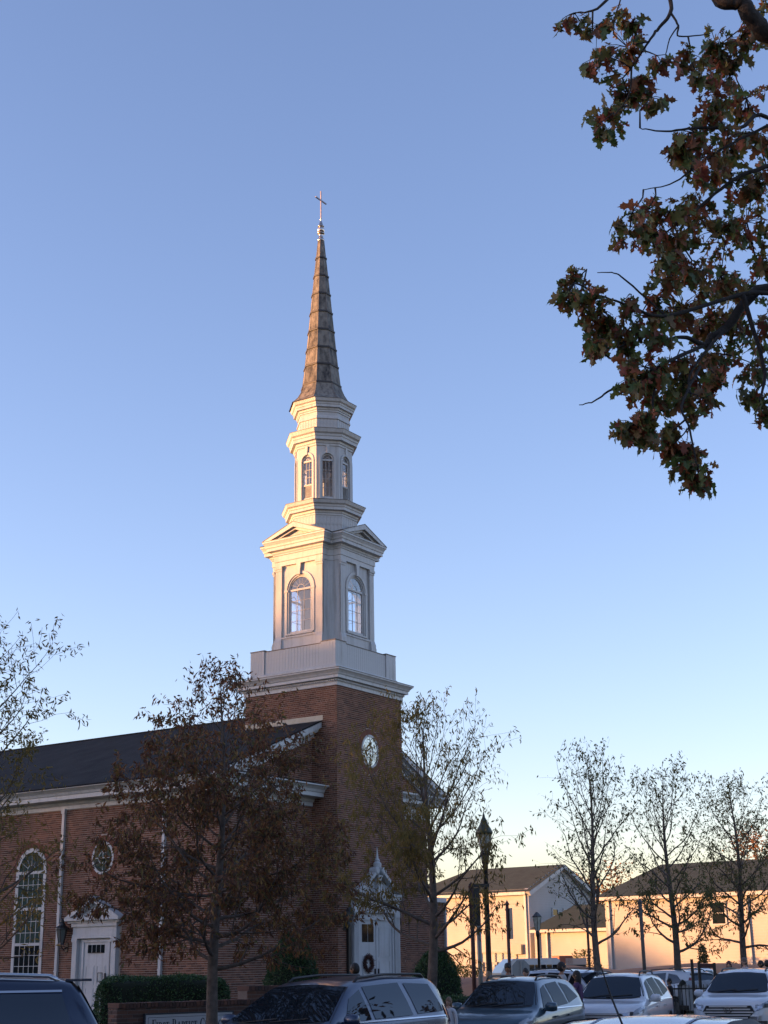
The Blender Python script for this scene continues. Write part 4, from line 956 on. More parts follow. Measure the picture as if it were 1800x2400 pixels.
# ------------------------------------------------------------------ OAK overhead at the right
def oak_outline():
    half = [(0, 0), (.02, .12), (.13, .16), (.20, .13), (.17, .24), (.09, .28), (.10, .36), (.24, .42), (.36, .38), (.38, .46), (.28, .53), (.34, .58), (.18, .60), (.12, .64), (.16, .72), (.26, .80), (.16, .82), (.13, .90), (.05, .88), (.0, 1.0)]
    return half
def oak_leaf_mesh(i):
    h = oak_outline(); rs = random.Random(i); L = .150*rs.uniform(.6, 1.2); curl = rs.uniform(-.2, .9); fold = rs.uniform(.05, .7)
    pt = lambda x, y: (x*L, y*L, -curl*L*y*y+fold*abs(x)*L)
    vs = [pt(0, y) for x, y in h]; n = len(h); right = []; left = []
    for x, y in h: vs.append(pt(x*rs.uniform(.9, 1.1), y))
    for x, y in h: vs.append(pt(-x*rs.uniform(.9, 1.1), y))
    fs = []
    for k in range(n-1):
        fs.append((k, n+k, n+k+1, k+1)); fs.append((k, k+1, 2*n+k+1, 2*n+k))
    return vs, fs
OAKL = rnd_mat('oak_leaf', [(.06, .10, .03), (.12, .145, .04), (.20, .16, .045), (.24, .11, .04), (.32, .075, .035), (.11, .12, .04), (.24, .055, .035), (.07, .11, .035), (.14, .165, .04)], .5, sub=.42, spec=.5)
OAKB = bark('oak_bark', (.032, .027, .025))
OD = 13.0
rs = random.Random(99)
# foliage masses as seen: (px, py, radius px, leaves, distance)
MASS = [(1345,30,38,14,0),(1400,60,45,20,0),(1440,40,35,12,.5),(1420,130,45,22,.2),(1470,110,50,22,.5),(1490,60,30,12,0),(1405,290,26,12,0),(1430,255,38,20,.2),(1470,215,48,26,.4),(1500,190,38,16,.2),(1525,230,26,8,0),(1540,130,30,10,0),
 (1615,130,36,14,.2),(1640,175,26,9,.3),(1680,110,60,30,.6),(1720,160,60,34,1),(1760,90,50,22,1),(1790,30,40,14,.6),(1680,220,50,26,.6),(1750,230,60,30,1.2),(1620,310,40,20,.2),(1660,280,50,26,.5),(1600,350,36,18,.2),(1640,360,48,26,.6),(1700,330,60,32,1),(1770,310,50,24,1.4),
 (1700,410,60,34,1),(1650,400,36,18,.4),(1760,420,55,30,1.4),(1480,500,36,16,0),(1520,490,36,18,.2),(1570,500,46,24,.4),(1475,545,34,14,.1),(1530,550,50,30,.3),(1590,560,56,34,.6),(1640,490,50,28,.8),(1680,540,60,34,1.1),(1750,520,60,34,1.5),(1790,600,45,22,1.5),
 (1560,620,50,32,.4),(1620,630,60,36,.8),(1690,640,60,36,1.2),(1750,680,55,30,1.5),(1345,660,32,18,0),(1330,690,28,12,.1),(1375,700,42,26,.2),(1410,730,44,28,.4),(1400,780,38,22,.3),(1440,770,42,24,.4),(1400,800,28,12,.2),(1460,800,34,16,.4),(1500,740,44,20,.6),(1540,700,44,22,.8),
 (1480,690,26,8,.4),(1600,720,56,32,1),(1660,740,60,34,1.4),(1730,760,60,36,1.8),(1790,760,44,24,1.8),(1540,790,36,16,.5),(1510,860,46,30,.3),(1480,890,38,20,.2),(1540,880,46,28,.4),(1530,930,32,16,.3),(1580,850,40,18,.7),(1610,900,46,26,.6),(1650,940,28,14,.5),(1620,950,28,13,.5),(1640,860,50,28,1),
 (1700,830,55,32,1.4),(1760,850,52,30,1.6),(1690,890,34,14,1),(1770,930,36,20,1.2),(1790,960,24,10,1.2),(1525,970,26,10,.2),(1500,1020,36,20,.1),(1480,1030,28,12,.1),(1530,1010,30,14,.2),(1520,1050,20,7,.1),(1590,1030,32,16,.3),(1560,1040,24,8,.3),(1600,1070,30,14,.3),(1630,1090,34,18,.3),(1650,1130,30,14,.3),(1640,1150,24,9,.3),(1620,1110,22,8,.3)]
tz = at(2250, 2262, 14.5); OAKP = Vector((tz.x, tz.y, GZ))
oak = thing('oak_tree', 'big oak overhead at right with lobed green and rust leaves', 'tree', OAKP, 0)
MASS = [(a_, b_, c_, int(n_*2.2)+2, d_) for a_, b_, c_, n_, d_ in MASS]
W3 = [(at(px, py, OD+dd*1.4+rs.uniform(-.25, .25)), r_*OD*1.5/FPX, n_) for px, py, r_, n_, dd in [(a_-(12 if b_ > 1000 else 0), b_-(26 if b_ > 1000 else 0), c_, n_, d_) for a_, b_, c_, n_, d_ in MASS]]
# crown carries on beyond the frame
for k in range(40):
    c = OAKP+Vector((rs.uniform(-1.5, 5), rs.uniform(-3.5, 4), rs.uniform(5.5, 13))); W3.append((c, .55, 26))
tb = MB()
def limb(pts, r0, r1, n=8, mb=None):
    P = [Vector(p)-OAKP for p in pts]; Q = []; R_ = []
    for i in range(len(P)-1):
        a = P[max(0, i-1)]; b = P[i]; c = P[i+1]; d = P[min(len(P)-1, i+2)]
        for k in range(6):
            t = k/6; Q.append(.5*((2*b)+(c-a)*t+(2*a-5*b+4*c-d)*t*t+(3*b-a-3*c+d)*t*t*t)+Vector((rs.gauss(0, r0*.12), rs.gauss(0, r0*.12), rs.gauss(0, r0*.12))))
    Q.append(P[-1]); m_ = len(Q); R_ = [r0+(r1-r0)*i/(m_-1) for i in range(m_)]; (mb or tb).tube(Q, R_, n); return [q+OAKP for q in Q], R_
top = OAKP+Vector((.1, .2, 4.2)); trunk = MB()
P0, _ = limb([OAKP-Vector((0, 0, .2)), OAKP+Vector((0, 0, 1.6)), OAKP+Vector((.05, .1, 3.0)), top], .36, .28, 12, trunk); trunk.build('trunk', OAKB, oak, True)
def A(px, py, D=0): return at(px, py, OD+D)
LIMBS = [([top, at(2100, 1150, 14.3), A(1830, 690, 1.6), A(1700, 770, 1.4), A(1650, 810, 1.2)], .10, .03),
 ([A(1650, 810, 1.2), A(1600, 790, .9), A(1550, 800, .7)], .03, .012), ([A(1830, 690, 1.6), A(1740, 690, 1.3), A(1560, 740, .6), A(1470, 715, .3), A(1400, 690, .2)], .03, .008),
 ([top, at(2150, 900, 14), A(1830, 310, 1.2), A(1730, 300, .8), A(1640, 300, .5), A(1560, 308, .3), A(1500, 300, .2)], .035, .005),
 ([A(1830, 380, 1.4), A(1740, 410, 1.1), A(1680, 450, 1), A(1620, 500, .8), A(1540, 560, .5)], .028, .008), ([A(1830, 280, 1.4), A(1690, 350, .9), A(1620, 400, .5), A(1570, 432, .3), A(1508, 445, .2)], .018, .004),
 ([OAKP+Vector((0, 0, 4)), at(2150, 500, 13.6), A(1900, 130, 1), A(1790, 70, .7), A(1740, 15, .5), A(1690, 0, .4), A(1640, -40, .4)], .13, .07),
 ([A(1640, -40, .4), A(1575, -30, .3), A(1572, 30, .2), A(1540, 70, .2), A(1520, 98, .1), A(1480, 160, .2)], .03, .008), ([A(1572, 30, .2), A(1590, 60, .2), A(1592, 85, .2), A(1660, 80, .4)], .014, .006),
 ([A(1590, 60, .2), A(1570, 90, .2), A(1560, 130, .2)], .009, .005), ([A(1640, -40, .4), A(1480, -40, .2), A(1400, 20, 0), A(1350, 30, 0)], .03, .006),
 ([A(1480, 160, .2), A(1475, 220, .2), A(1440, 270, .2)], .012, .006), ([A(1650, 810, 1.2), A(1560, 850, .5), A(1470, 900, .2), A(1430, 915, .1), A(1392, 940, 0), A(1357, 949, 0)], .022, .004),
 ([A(1550, 855, .5), A(1530, 940, .3), A(1540, 980, .2), A(1510, 1020, .1)], .014, .005), ([A(1640, 860, .8), A(1598, 950, .3), A(1615, 1000, .3), A(1630, 1075, .3), A(1640, 1130, .3)], .016, .006),
 ([A(1560, 740, .6), A(1470, 660, .4), A(1440, 640, .2), A(1400, 639, .1)], .012, .004), ([A(1615, 1000, .3), A(1600, 1020, .3), A(1580, 1040, .3)], .008, .005), ([A(1740, 690, 1.3), A(1790, 860, 1.5), A(1780, 940, 1.3)], .03, .01),
 ([A(1700, 770, 1.4), A(1620, 870, .8), A(1620, 930, .6)], .02, .008), ([A(1400, 690, .2), A(1350, 665, 0), A(1325, 690, 0)], .012, .005), ([A(1450, 800, .3), A(1445, 830, .3), A(1430, 840, .3)], .008, .004),
 ([top, OAKP+Vector((1.5, 1, 8)), OAKP+Vector((2.5, 1, 12))], .2, .04), ([top, OAKP+Vector((1.5, -2, 7)), OAKP+Vector((3.5, -3, 10))], .16, .03), ([top, OAKP+Vector((.5, 2.5, 8)), OAKP+Vector((1, 3.5, 11))], .15, .03)]
BRP = []
for pts, r0, r1 in LIMBS:
    Q, _ = limb(pts, r0, r1, 7); BRP += Q[3:]
# twigs from masses to nearest branch
tips = []
for c, r_, n_ in W3:
    near = min(BRP, key=lambda q: (q-c).length)
    mid = near.lerp(c, .5)+Vector((rs.gauss(0, .06), rs.gauss(0, .06), rs.gauss(0, .06))); Pq = [near-OAKP, mid-OAKP, c-OAKP]; tb.tube(Pq, [.011, .008, .005], 5)
    k = max(2, n_//5); tl = []
    for _ in range(k):
        d = Vector((rs.gauss(0, 1), rs.gauss(0, 1), rs.gauss(-.15, .8))).normalized()*r_*rs.uniform(.45, 1.0); e = c+d; tl.append(e); BRP.append(c)
        tb.tube([c-OAKP, c+d*.5+Vector((0, 0, .02))-OAKP, e-OAKP], [.005, .004, .0025], 4)
    tips.append((c, r_, n_, tl))
tb.build('branches', OAKB, oak, True)
LM = [oak_leaf_mesh(i) for i in range(9)]; leafme = []
for vs_, fs_ in LM:
    q = MB(); q.add(vs_, fs_); leafme.append(q.mesh('leaf', OAKL))
st = MB(); cnt = 0; allL = []
for c, r_, n_, tl in tips:
    for i in range(n_):
        e = rs.choice(tl); base = e.lerp(c, rs.random()**2*.7)
        d = Vector((rs.gauss(0, .8), rs.gauss(0, .8), rs.gauss(-.9, .55))).normalized(); up_ = Vector((rs.gauss(0, .7), rs.gauss(0, .7), 1)).normalized()
        x = d.cross(up_).normalized(); z = x.cross(d)
        M = Matrix(((x.x, d.x, z.x, base.x-OAKP.x), (x.y, d.y, z.y, base.y-OAKP.y), (x.z, d.z, z.z, base.z-OAKP.z), (0, 0, 0, 1)))
        pxy = proj(base); inv = 0 < pxy[0] < 1800 and 0 < pxy[1] < 1200
        allL.append(((base-CAMP).length if inv else 99, rs.randrange(9), M))
allL.sort(key=lambda t_: t_[0])
for i, (dist, k, M) in enumerate(allL):
    if i < 300:
        o = bpy.data.objects.new('leaf', leafme[k]); COL.objects.link(o); o.parent = oak; o.matrix_local = M
    else: st.add(LM[k][0], LM[k][1], M)
st.build('foliage', OAKL, oak, kind='stuff')
# ------------------------------------------------------------------ unseen wood added on the far left to shade the church and car park
wood = thing('added_tree_line', 'tall unseen wood added far to the left of the church to shade it', 'wood', (-150, 0, 0), 0)
rs = random.Random(4); mb = MB(); tk = MB()
crowns = []
for k in range(60):
    y = -75+k*2.9; hh = 20.5+2.6*sin(k*.9)+rs.uniform(-1.2, 1.2)
    if 26 < y < 50: hh = 24.2+rs.uniform(-.6, .6)
    if y < 20: hh += 4.5
    if y > 55: hh = rs.uniform(8.5, 12.6)  # lower crowns, shaped to throw patchy shade on the white buildings
    crowns.append((rs.uniform(-4, 4), y, hh))
for x, y, hh in crowns:
    tk.tube([(x, y, 0), (x, y, hh*.9)], [.4, .1], 5)
    for _ in range(260):
        z = hh*(1-.98*rs.random()**1.1); rr = 3.0*sqrt(max(.02, 1-(z/hh-.35)**2/.5)); a = rs.random()*6.28; q_ = Vector((x+rr*rs.random()**.5*cos(a), y+rr*rs.random()**.5*sin(a), z)); o = len(mb.v)
        s_ = rs.uniform(.5, 1.1)*(.55 if z > hh*.88 else 1.6); A_ = Vector((rs.gauss(0, 1), rs.gauss(0, 1), rs.gauss(0, 1))).normalized()*s_; B_ = A_.cross(Vector((rs.gauss(0, 1), rs.gauss(0, 1), rs.gauss(0, 1)))).normalized()*s_
        mb.v += [tuple(q_+A_), tuple(q_+B_), tuple(q_-A_), tuple(q_-B_)]; mb.f.append((o, o+1, o+2, o+3))
mb.build('foliage', rnd_mat('wood_leaf', [(.03, .04, .02), (.06, .05, .025), (.05, .035, .02)], .8), wood, kind='stuff'); tk.build('trunks', BARK, wood, kind='stuff')

def added_side_wood(label, x0, y0, x1, y1, n, h, seed):  # unseen woods added to block the bright horizon in reflections and ambient light
    rs = random.Random(seed); t = thing('added_tree_line', label, 'wood', (x0, y0, 0), 0); mb = MB(); tk = MB()
    for k in range(n):
        f = k/(n-1); cx_, cy_ = (x1-x0)*f+rs.uniform(-3, 3), (y1-y0)*f+rs.uniform(-3, 3); hh = h*rs.uniform(.7, 1.1); tk.tube([(cx_, cy_, -.3), (cx_, cy_, hh*.85)], [.3, .08], 5)
        for _ in range(150):
            z = hh*(1-.85*rs.random()); rr = 3.2*sqrt(max(.03, 1-(z/hh-.45)**2/.4)); a = rs.random()*6.28; q_ = Vector((cx_+rr*rs.random()**.5*cos(a), cy_+rr*rs.random()**.5*sin(a), z)); o = len(mb.v)
            s_ = rs.uniform(.4, .9); A_ = Vector((rs.gauss(0, 1), rs.gauss(0, 1), rs.gauss(0, 1))).normalized()*s_; B_ = A_.cross(Vector((rs.gauss(0, 1), rs.gauss(0, 1), rs.gauss(0, 1)))).normalized()*s_
            mb.v += [tuple(q_+A_), tuple(q_+B_), tuple(q_-A_), tuple(q_-B_)]; mb.f.append((o, o+1, o+2, o+3))
    mb.build('foliage', MATS['wood_leaf'], t, kind='stuff'); tk.build('trunks', BARK, t, kind='stuff')
added_side_wood('unseen wood added behind the viewpoint to darken reflections and ambient light', -60, -28, 60, -32, 24, 13, 1)
added_side_wood('unseen wood added beyond the car park to the right to darken reflections', 62, -25, 92, 125, 34, 12, 2)

# ------------------------------------------------------------------ STREET FURNITURE
def lamp_post(name, label, px, D, ztop, glassw, r0, big=True):
    p = on(px, D, 0); t = thing(name, label, 'street lamp', (p.x, p.y, -.1), 0)
    hb = ztop+.1; k = glassw/.36; zl = hb-1.02*k
    q = MB(); q.lathe([(r0*2.2, 0), (r0*2.2, .12), (r0*1.7, .2), (r0*1.6, .7), (r0*1.2, .8), (r0*1.05, .9), (r0*.8, zl-.35*k), (r0*.95, zl-.33*k), (r0*.95, zl-.25*k), (r0*1.3, zl-.2*k), (r0*1.5, zl-.02*k), (r0*.9, zl)], 14); q.build('pole', BLACK, t, True)
    q = MB()
    if big:
        prof_ = [(.07*k, zl), (.10*k, zl+.08*k), (.165*k, zl+.38*k), (.18*k, zl+.50*k)]
        q.lathe(prof_, 8, cap=False); lg = q.build('lamp_glass', mat('lamp_glass', (.50, .50, .42), .25, noise=.4, nscale=8), t)
        q = MB()
        for j in range(8): a = 2*pi*j/8; q.tube([(r_*cos(a), r_*sin(a), z) for r_, z in prof_], .011*k, 4)
        q.lathe([(.10*k, zl-.02), (.11*k, zl+.03)], 12); q.build('cage', BLACK, t)
        q = MB(); q.lathe([(.20*k, zl+.48*k), (.215*k, zl+.54*k), (.17*k, zl+.62*k), (.10*k, zl+.74*k), (.07*k, zl+.84*k), (.035*k, zl+.90*k), (.03*k, zl+.95*k), (.008, zl+1.02*k)], 16); q.build('lamp_cap', mat('lamp_green', (.05, .055, .03), .5), t, True)
        q = MB(); q.lathe([(.05, 0), (.05, .12)], 8, Matrix.Translation((-.09, 0, zl-1.1)) @ Matrix.Rotation(pi/2, 4, 'Y')); q.build('photocell', BLACK, t)
    else:
        q.lathe([(.09*k, zl), (.17*k, zl+.55*k)], 4, cap=False); q.build('lamp_glass', mat('lamp_glass', (.3, .3, .24)), t)
        q = MB()
        for j in range(4): a = 2*pi*j/4; q.tube([(.09*k*cos(a), .09*k*sin(a), zl), (.17*k*cos(a), .17*k*sin(a), zl+.55*k)], .014*k, 4)
        q.lathe([(.19*k, zl+.55*k), (.19*k, zl+.58*k), (.04, zl+.75*k)], 4); q.build('cage', BLACK, t)
    return t
lamp_post('street_lamp', 'tall black street lamp with acorn shaped glass lantern beside the banner post', 1152, 36, at(1135, 1904, 36).z, .36, .07)
lamp_post('street_lamp', 'small distant black lantern post in front of the low wing', 1268, 62, at(1262, 2122, 62).z, .36, .06, big=False)
REDP = mat('dark_red_post', (.07, .022, .018), .6, noise=.3, nscale=4)
def post(name, label, cat, px, D, ytop, r, m_, extra=None, lean=0):
    p = on(px, D, 0); zt = at(px, ytop, D).z+.1; t = thing(name, label, cat, (p.x, p.y, -.1), 0)
    q = MB(); q.tube([(lean, 0, 0), (0, 0, zt-.06)], r, 10); q.build('pole', m_, t, True)
    q = MB(); q.lathe([(r*1.35, zt-.07), (r*1.35, zt-.03), (r*.6, zt+.02), (.01, zt+.06)], 10); q.build('finial', m_, t)
    return t, zt
t, zt = post('banner_post', 'dark red post carrying a narrow black panel seen edge on', 'post', 1116, 34, 2073, .05, REDP)
q = MB(); q.box(-.06, .20, -.02, .02, zt-.92, zt-.08, Matrix.Rotation(R(20), 4, 'Z')); q.build('panel', BLACK, t)
q = MB(); q.box(-.05, .45, -.02, .02, zt-.06, zt+.02, Matrix.Rotation(R(20), 4, 'Z')); q.build('arm', BLACK, t)
t, zt = post('sign_pole', 'plain grey metal pole between the red post and the tall lamp', 'pole', 1131, 35, 2105, .055, mat('galvanised', (.20, .21, .20), .5, .5))
t, zt = post('sign_post', 'dark red post with a small sign seen edge on right of the tall lamp', 'sign post', 1200, 40, 2115, .045, REDP)
q = MB(); q.box(.05, .08, -.2, .2, zt-.95, zt-.15, Matrix.Rotation(R(12), 4, 'Z')); q.build('sign_plate', MET, t)
post('park_post', 'thin dark red post in front of the low wing wall', 'post', 1388, 52, 2130, .045, REDP)
post('park_post', 'grey brown post standing before the long white building', 'post', 1518, 48, 2110, .06, mat('grey_post', (.07, .065, .06), .7))
p = on(1226, 46, 0); t = thing('stop_sign', 'octagonal road sign seen from its plain grey back beside the bus', 'road sign', (p.x, p.y, -.15), R(12))
zc = at(1226, 2272, 46).z+.15; q = MB(); q.lathe([(.30, -.006), (.30, .006)], 8, Matrix.Translation((0, 0, zc)) @ Matrix.Rotation(pi/2, 4, 'X') @ Matrix.Rotation(pi/8, 4, 'Z')); q.build('sign_plate', mat('sign_back', (.28, .29, .29), .5, .4), t)
q = MB(); q.box(-.02, .02, -.05, -.01, 0, zc+.25); q.build('pole', MET, t)
# wall lanterns
def wall_lantern(label, F, s, z, sc=1.0):
    M = CHM @ F @ Matrix.Translation((s, z, 0)); t = thing('wall_lantern', label, 'lantern', (0, 0, 0), 0, 'black wall lanterns on the church'); t.matrix_world = M
    q = MB(); q.box(-.05*sc, .05*sc, -.42*sc, -.18*sc, 0, .03); q.tube([(0, -.3*sc, .02), (0, -.36*sc, .14*sc), (0, -.28*sc, .22*sc), (0, -.2*sc, .22*sc)], .018*sc, 6); q.build('bracket', BLACK, t)
    B = Matrix.Translation((0, 0, .22*sc)) @ Matrix.Rotation(-pi/2, 4, 'X')
    q = MB(); q.lathe([(.07*sc, -.2*sc), (.15*sc, .18*sc)], 6, B, cap=False); q.build('lamp_glass', mat('lantern_glass', (.10, .11, .11), .05, spec=1), t)
    q = MB()
    for j in range(6): a = 2*pi*j/6; q.tube([tuple(B @ Vector((.07*sc*cos(a), .07*sc*sin(a), -.2*sc))), tuple(B @ Vector((.15*sc*cos(a), .15*sc*sin(a), .18*sc)))], .010*sc, 4)
    q.lathe([(.09*sc, -.23*sc), (.08*sc, -.19*sc)], 6, B); q.lathe([(.19*sc, .17*sc), (.185*sc, .2*sc), (.10*sc, .27*sc), (.09*sc, .32*sc), (.05*sc, .36*sc), (.05*sc, .40*sc), (.012, .46*sc)], 12, B); q.build('cage', BLACK, t)
    return t
wall_lantern('black wall lantern between the white downspout and the side door', F_NS, 7.45, 2.72, 1.2)
wall_lantern('black wall lantern on the tower left of the front door', F_TF, .36, 3.15, .95)
wall_lantern('black wall lantern right of the front door behind the leaves', F_NF, 4.35, 3.05, .95)
# wreath on the front door
t = thing('wreath', 'dark brown twig wreath hanging on the left leaf of the front door', 'wreath', (0, 0, 0)); t.matrix_world = CHM @ F_TF @ Matrix.Translation((c1-.52, 1.72, .10))
mb = MB()
for k in range(900):
    a = random.random()*2*pi; d = Vector((cos(a), sin(a), 0)); tw = Vector((-sin(a), cos(a), 0)); p_ = d*random.gauss(.20, .035)+Vector((0, 0, random.gauss(.02, .02))); v_ = (tw*random.choice((-1, 1))+d*random.gauss(.6, .6)+Vector((0, 0, random.gauss(0, .5)))).normalized()*random.uniform(.05, .12); b_ = v_.cross(Vector((random.gauss(0, 1), random.gauss(0, 1), 1))).normalized()*.012
    o = len(mb.v); mb.v += [tuple(p_), tuple(p_+v_*.5+b_), tuple(p_+v_), tuple(p_+v_*.5-b_)]; mb.f.append((o, o+1, o+2, o+3))
mb.build('twigs', rnd_mat('wreath_twig', [(.05, .02, .018), (.09, .035, .03), (.04, .025, .02)], .8), t, kind='stuff')
q = MB(); ring2d(q, Matrix(), 0, 0, .17, .17, .05, 0, .03); q.build('hoop', mat('wreath_hoop', (.03, .015, .012), .9), t)
# ------------------------------------------------------------------ SIGN WALL
SW_A = R(90-52)
pw_ = at(338, 2379, 28.0)
sw = thing('sign_wall', 'low weathered brick wall carrying the white church name board', 'brick wall', (pw_.x, pw_.y, 0), SW_A)
SM = Matrix.Translation((pw_.x, pw_.y, 0)) @ Matrix.Rotation(SW_A, 4, 'Z')
zw = at(338, 2352, 28.0).z
q = MB(); q.box(-.55, 2.45, 0, .35, -.35, zw-.075); q.box(2.45, 4.2, .35, .7, -.35, zw+.16); q.build('wall', mat('old_mortar', (.16, .13, .115), .95, noise=.3, nscale=6), sw)
bricks = []; FS = frame((0, 0, 0), (1, 0, 0), (0, -1, 0)); brickface(FS, -.55, 2.45, .2, zw-.08); brickface(frame((0, .35, 0), (1, 0, 0), (0, -1, 0)), 2.45, 4.2, .2, zw+.15); brickface(frame((-.55, 0, 0), (0, 1, 0), (-1, 0, 0)), 0, .35, .2, zw-.08)
emit_bricks(bricks, sw, SM, BRICKD, .3, 300)
cpm = MB(); cpm.box(-.032, .032, -.03, .40, 0, .085); cme = cpm.mesh('coping_brick', BRICKD)
for k in range(40):
    o = bpy.data.objects.new('coping_brick', cme); COL.objects.link(o); o.parent = sw; o.location = (-.51+k*.0745, -.0, zw-.07+random.uniform(-.004, .004))
for k in range(23):
    o = bpy.data.objects.new('coping_brick', cme); COL.objects.link(o); o.parent = sw; o.location = (2.50+k*.0745, .35, zw+.165+random.uniform(-.004, .004))
sg = thing('church_sign', 'white board with dark serif letters reading FIRST BAPTIST CHURCH fixed to the wall', 'sign', (pw_.x, pw_.y, 0), SW_A)
SGW = 1.86; sz1 = at(338, 2379, 28).z; sz0 = sz1-.62
q = MB(); q.box(0, SGW, -.06, -.01, sz0, sz1); q.build('board', mat('sign_board', (.42, .43, .46), .5, noise=.08, nscale=3), sg)
q = MB(); q.box(-.025, SGW+.025, -.07, -.012, sz1, sz1+.025); q.box(-.025, 0, -.07, -.012, sz0, sz1); q.box(SGW, SGW+.025, -.07, -.012, sz0, sz1); q.box(-.025, SGW+.025, -.07, -.012, sz0-.025, sz0); q.build('sign_frame', mat('sign_edge', (.02, .025, .04), .5), sg)
INK = mat('sign_ink', (.015, .02, .04), .6)
q = MB(); 
for (a_, b_, c_, d_) in ((.05, SGW-.05, sz1-.052, sz1-.045), (.05, .057, sz0+.05, sz1-.052), (SGW-.057, SGW-.05, sz0+.05, sz1-.052), (.05, SGW-.05, sz0+.043, sz0+.05)): q.box(a_, b_, -.0625, -.06, c_, d_)
q.build('border_line', INK, sg)
# hand built roman capitals (unit height 1): stems, thin strokes and serifs
def glyph(ch):
    S, T_ = .15, .06                # thick, thin
    R_ = lambda x0, y0, x1, y1: [(x0, y0), (x1, y0), (x1, y1), (x0, y1)]
    L = lambda x0, y0, x1, y1, w: [(x0-w/2, y0), (x0+w/2, y0), (x1+w/2, y1), (x1-w/2, y1)]
    sf = lambda x, y, w=.28: R_(x-w/2, y, x+w/2, y+.045)
    def arc(cx, cy, rx, ry, a0, a1, w0, w1, n=10):
        out = []
        for i in range(n):
            t0, t1 = a0+(a1-a0)*i/n, a0+(a1-a0)*(i+1)/n
            f0, f1 = abs(cos(t0)), abs(cos(t1)); wa, wb = w1+(w0-w1)*f0, w1+(w0-w1)*f1
            out.append([(cx+(rx-wa)*cos(t0), cy+(ry-wa*.7)*sin(t0)), (cx+rx*cos(t0), cy+ry*sin(t0)), (cx+rx*cos(t1), cy+ry*sin(t1)), (cx+(rx-wb)*cos(t1), cy+(ry-wb*.7)*sin(t1))])
        return out
    H_ = pi/2
    d = {'F': (.60, [R_(.10, 0, .25, 1), R_(.25, .94, .60, 1), R_(.56, .76, .60, .94), R_(.25, .48, .50, .54), R_(.46, .40, .50, .62), sf(.175, 0), sf(.12, .955, .2)]),
         'I': (.34, [R_(.10, 0, .25, 1), sf(.175, 0), sf(.175, .955)]),
         'R': (.76, [R_(.10, 0, .25, 1), R_(.25, .94, .42, 1), R_(.25, .48, .42, .54), L(.68, 0, .38, .5, .16), sf(.175, 0), sf(.12, .955, .2), sf(.72, 0, .16)]+arc(.40, .74, .26, .26, -H_, H_, .15, .06)),
         'S': (.56, arc(.29, .73, .23, .27, .25, pi+.1, .12, .06)+arc(.29, .73, .23, .27, pi, 1.62*pi, .13, .12)+arc(.29, .26, .25, .28, -.62*pi+pi*0, .1+.38*pi, .13, .10)+arc(.29, .26, .25, .28, -pi+.05, -.6*pi, .06, .06)+[R_(.06, .04, .10, .28), R_(.46, .72, .50, .96)]),
         'T': (.66, [R_(.255, 0, .405, 1), R_(.02, .94, .64, 1), R_(.02, .76, .06, .94), R_(.60, .76, .64, .94), sf(.33, 0)]),
         'B': (.70, [R_(.10, 0, .25, 1), R_(.25, .945, .40, 1), R_(.25, .49, .44, .54), R_(.25, 0, .42, .055), sf(.12, 0, .2), sf(.12, .955, .2)]+arc(.38, .745, .22, .255, -H_, H_, .14, .055)+arc(.41, .27, .25, .27, -H_, H_, .15, .055)),
         'A': (.80, [L(.12, 0, .40, 1, .06), L(.66, 0, .40, 1, .16), R_(.24, .30, .56, .36), sf(.12, 0, .24), sf(.68, 0, .26)]),
         'P': (.64, [R_(.10, 0, .25, 1), R_(.25, .94, .38, 1), R_(.25, .44, .38, .50), sf(.175, 0), sf(.12, .955, .2)]+arc(.36, .72, .26, .28, -H_, H_, .15, .06)),
         'C': (.76, arc(.44, .5, .38, .51, .30*pi, 1.70*pi, .16, .06, 16)+[R_(.64, .68, .68, .96), R_(.64, .06, .68, .28)]),
         'H': (.84, [R_(.10, 0, .25, 1), R_(.58, 0, .73, 1), R_(.25, .48, .58, .54), sf(.175, 0), sf(.175, .955), sf(.655, 0), sf(.655, .955)]),
         'U': (.80, [R_(.10, .3, .25, 1), R_(.60, .3, .66, 1), sf(.175, .955), sf(.63, .955, .22)]+arc(.38, .31, .28, .32, -pi, 0, .14, .06))}
    return d[ch]
words = [('F', 1), ('I', 0), ('R', 0), ('S', 0), ('T', 0), (' ', 0), ('B', 1), ('A', 0), ('P', 0), ('T', 0), ('I', 0), ('S', 0), ('T', 0), (' ', 0), ('C', 1), ('H', 0), ('U', 0), ('R', 0), ('C', 0), ('H', 0)]
tot = 0
for ch, big in words: tot += (.36 if ch == ' ' else glyph(ch)[0]*(1 if big else .78)+.045)
sc_ = (SGW-.26)/tot; x = .13; base = sz1-.30
hgt = .215
for ch, big in words:
    if ch == ' ': x += .36*sc_; continue
    w_, polys = glyph(ch); k = 1 if big else .78; q = MB()
    for poly in polys: q.add([(x+a*sc_*k, -.0655, base+b*hgt*k) for a, b in poly]+[(x+a*sc_*k, -.060, base+b*hgt*k) for a, b in poly], [(0, 1, 2, 3), (0, 4, 5, 1), (1, 5, 6, 2), (2, 6, 7, 3), (3, 7, 4, 0)])
    q.build('letter', INK, sg); x += (w_*k+.045)*sc_
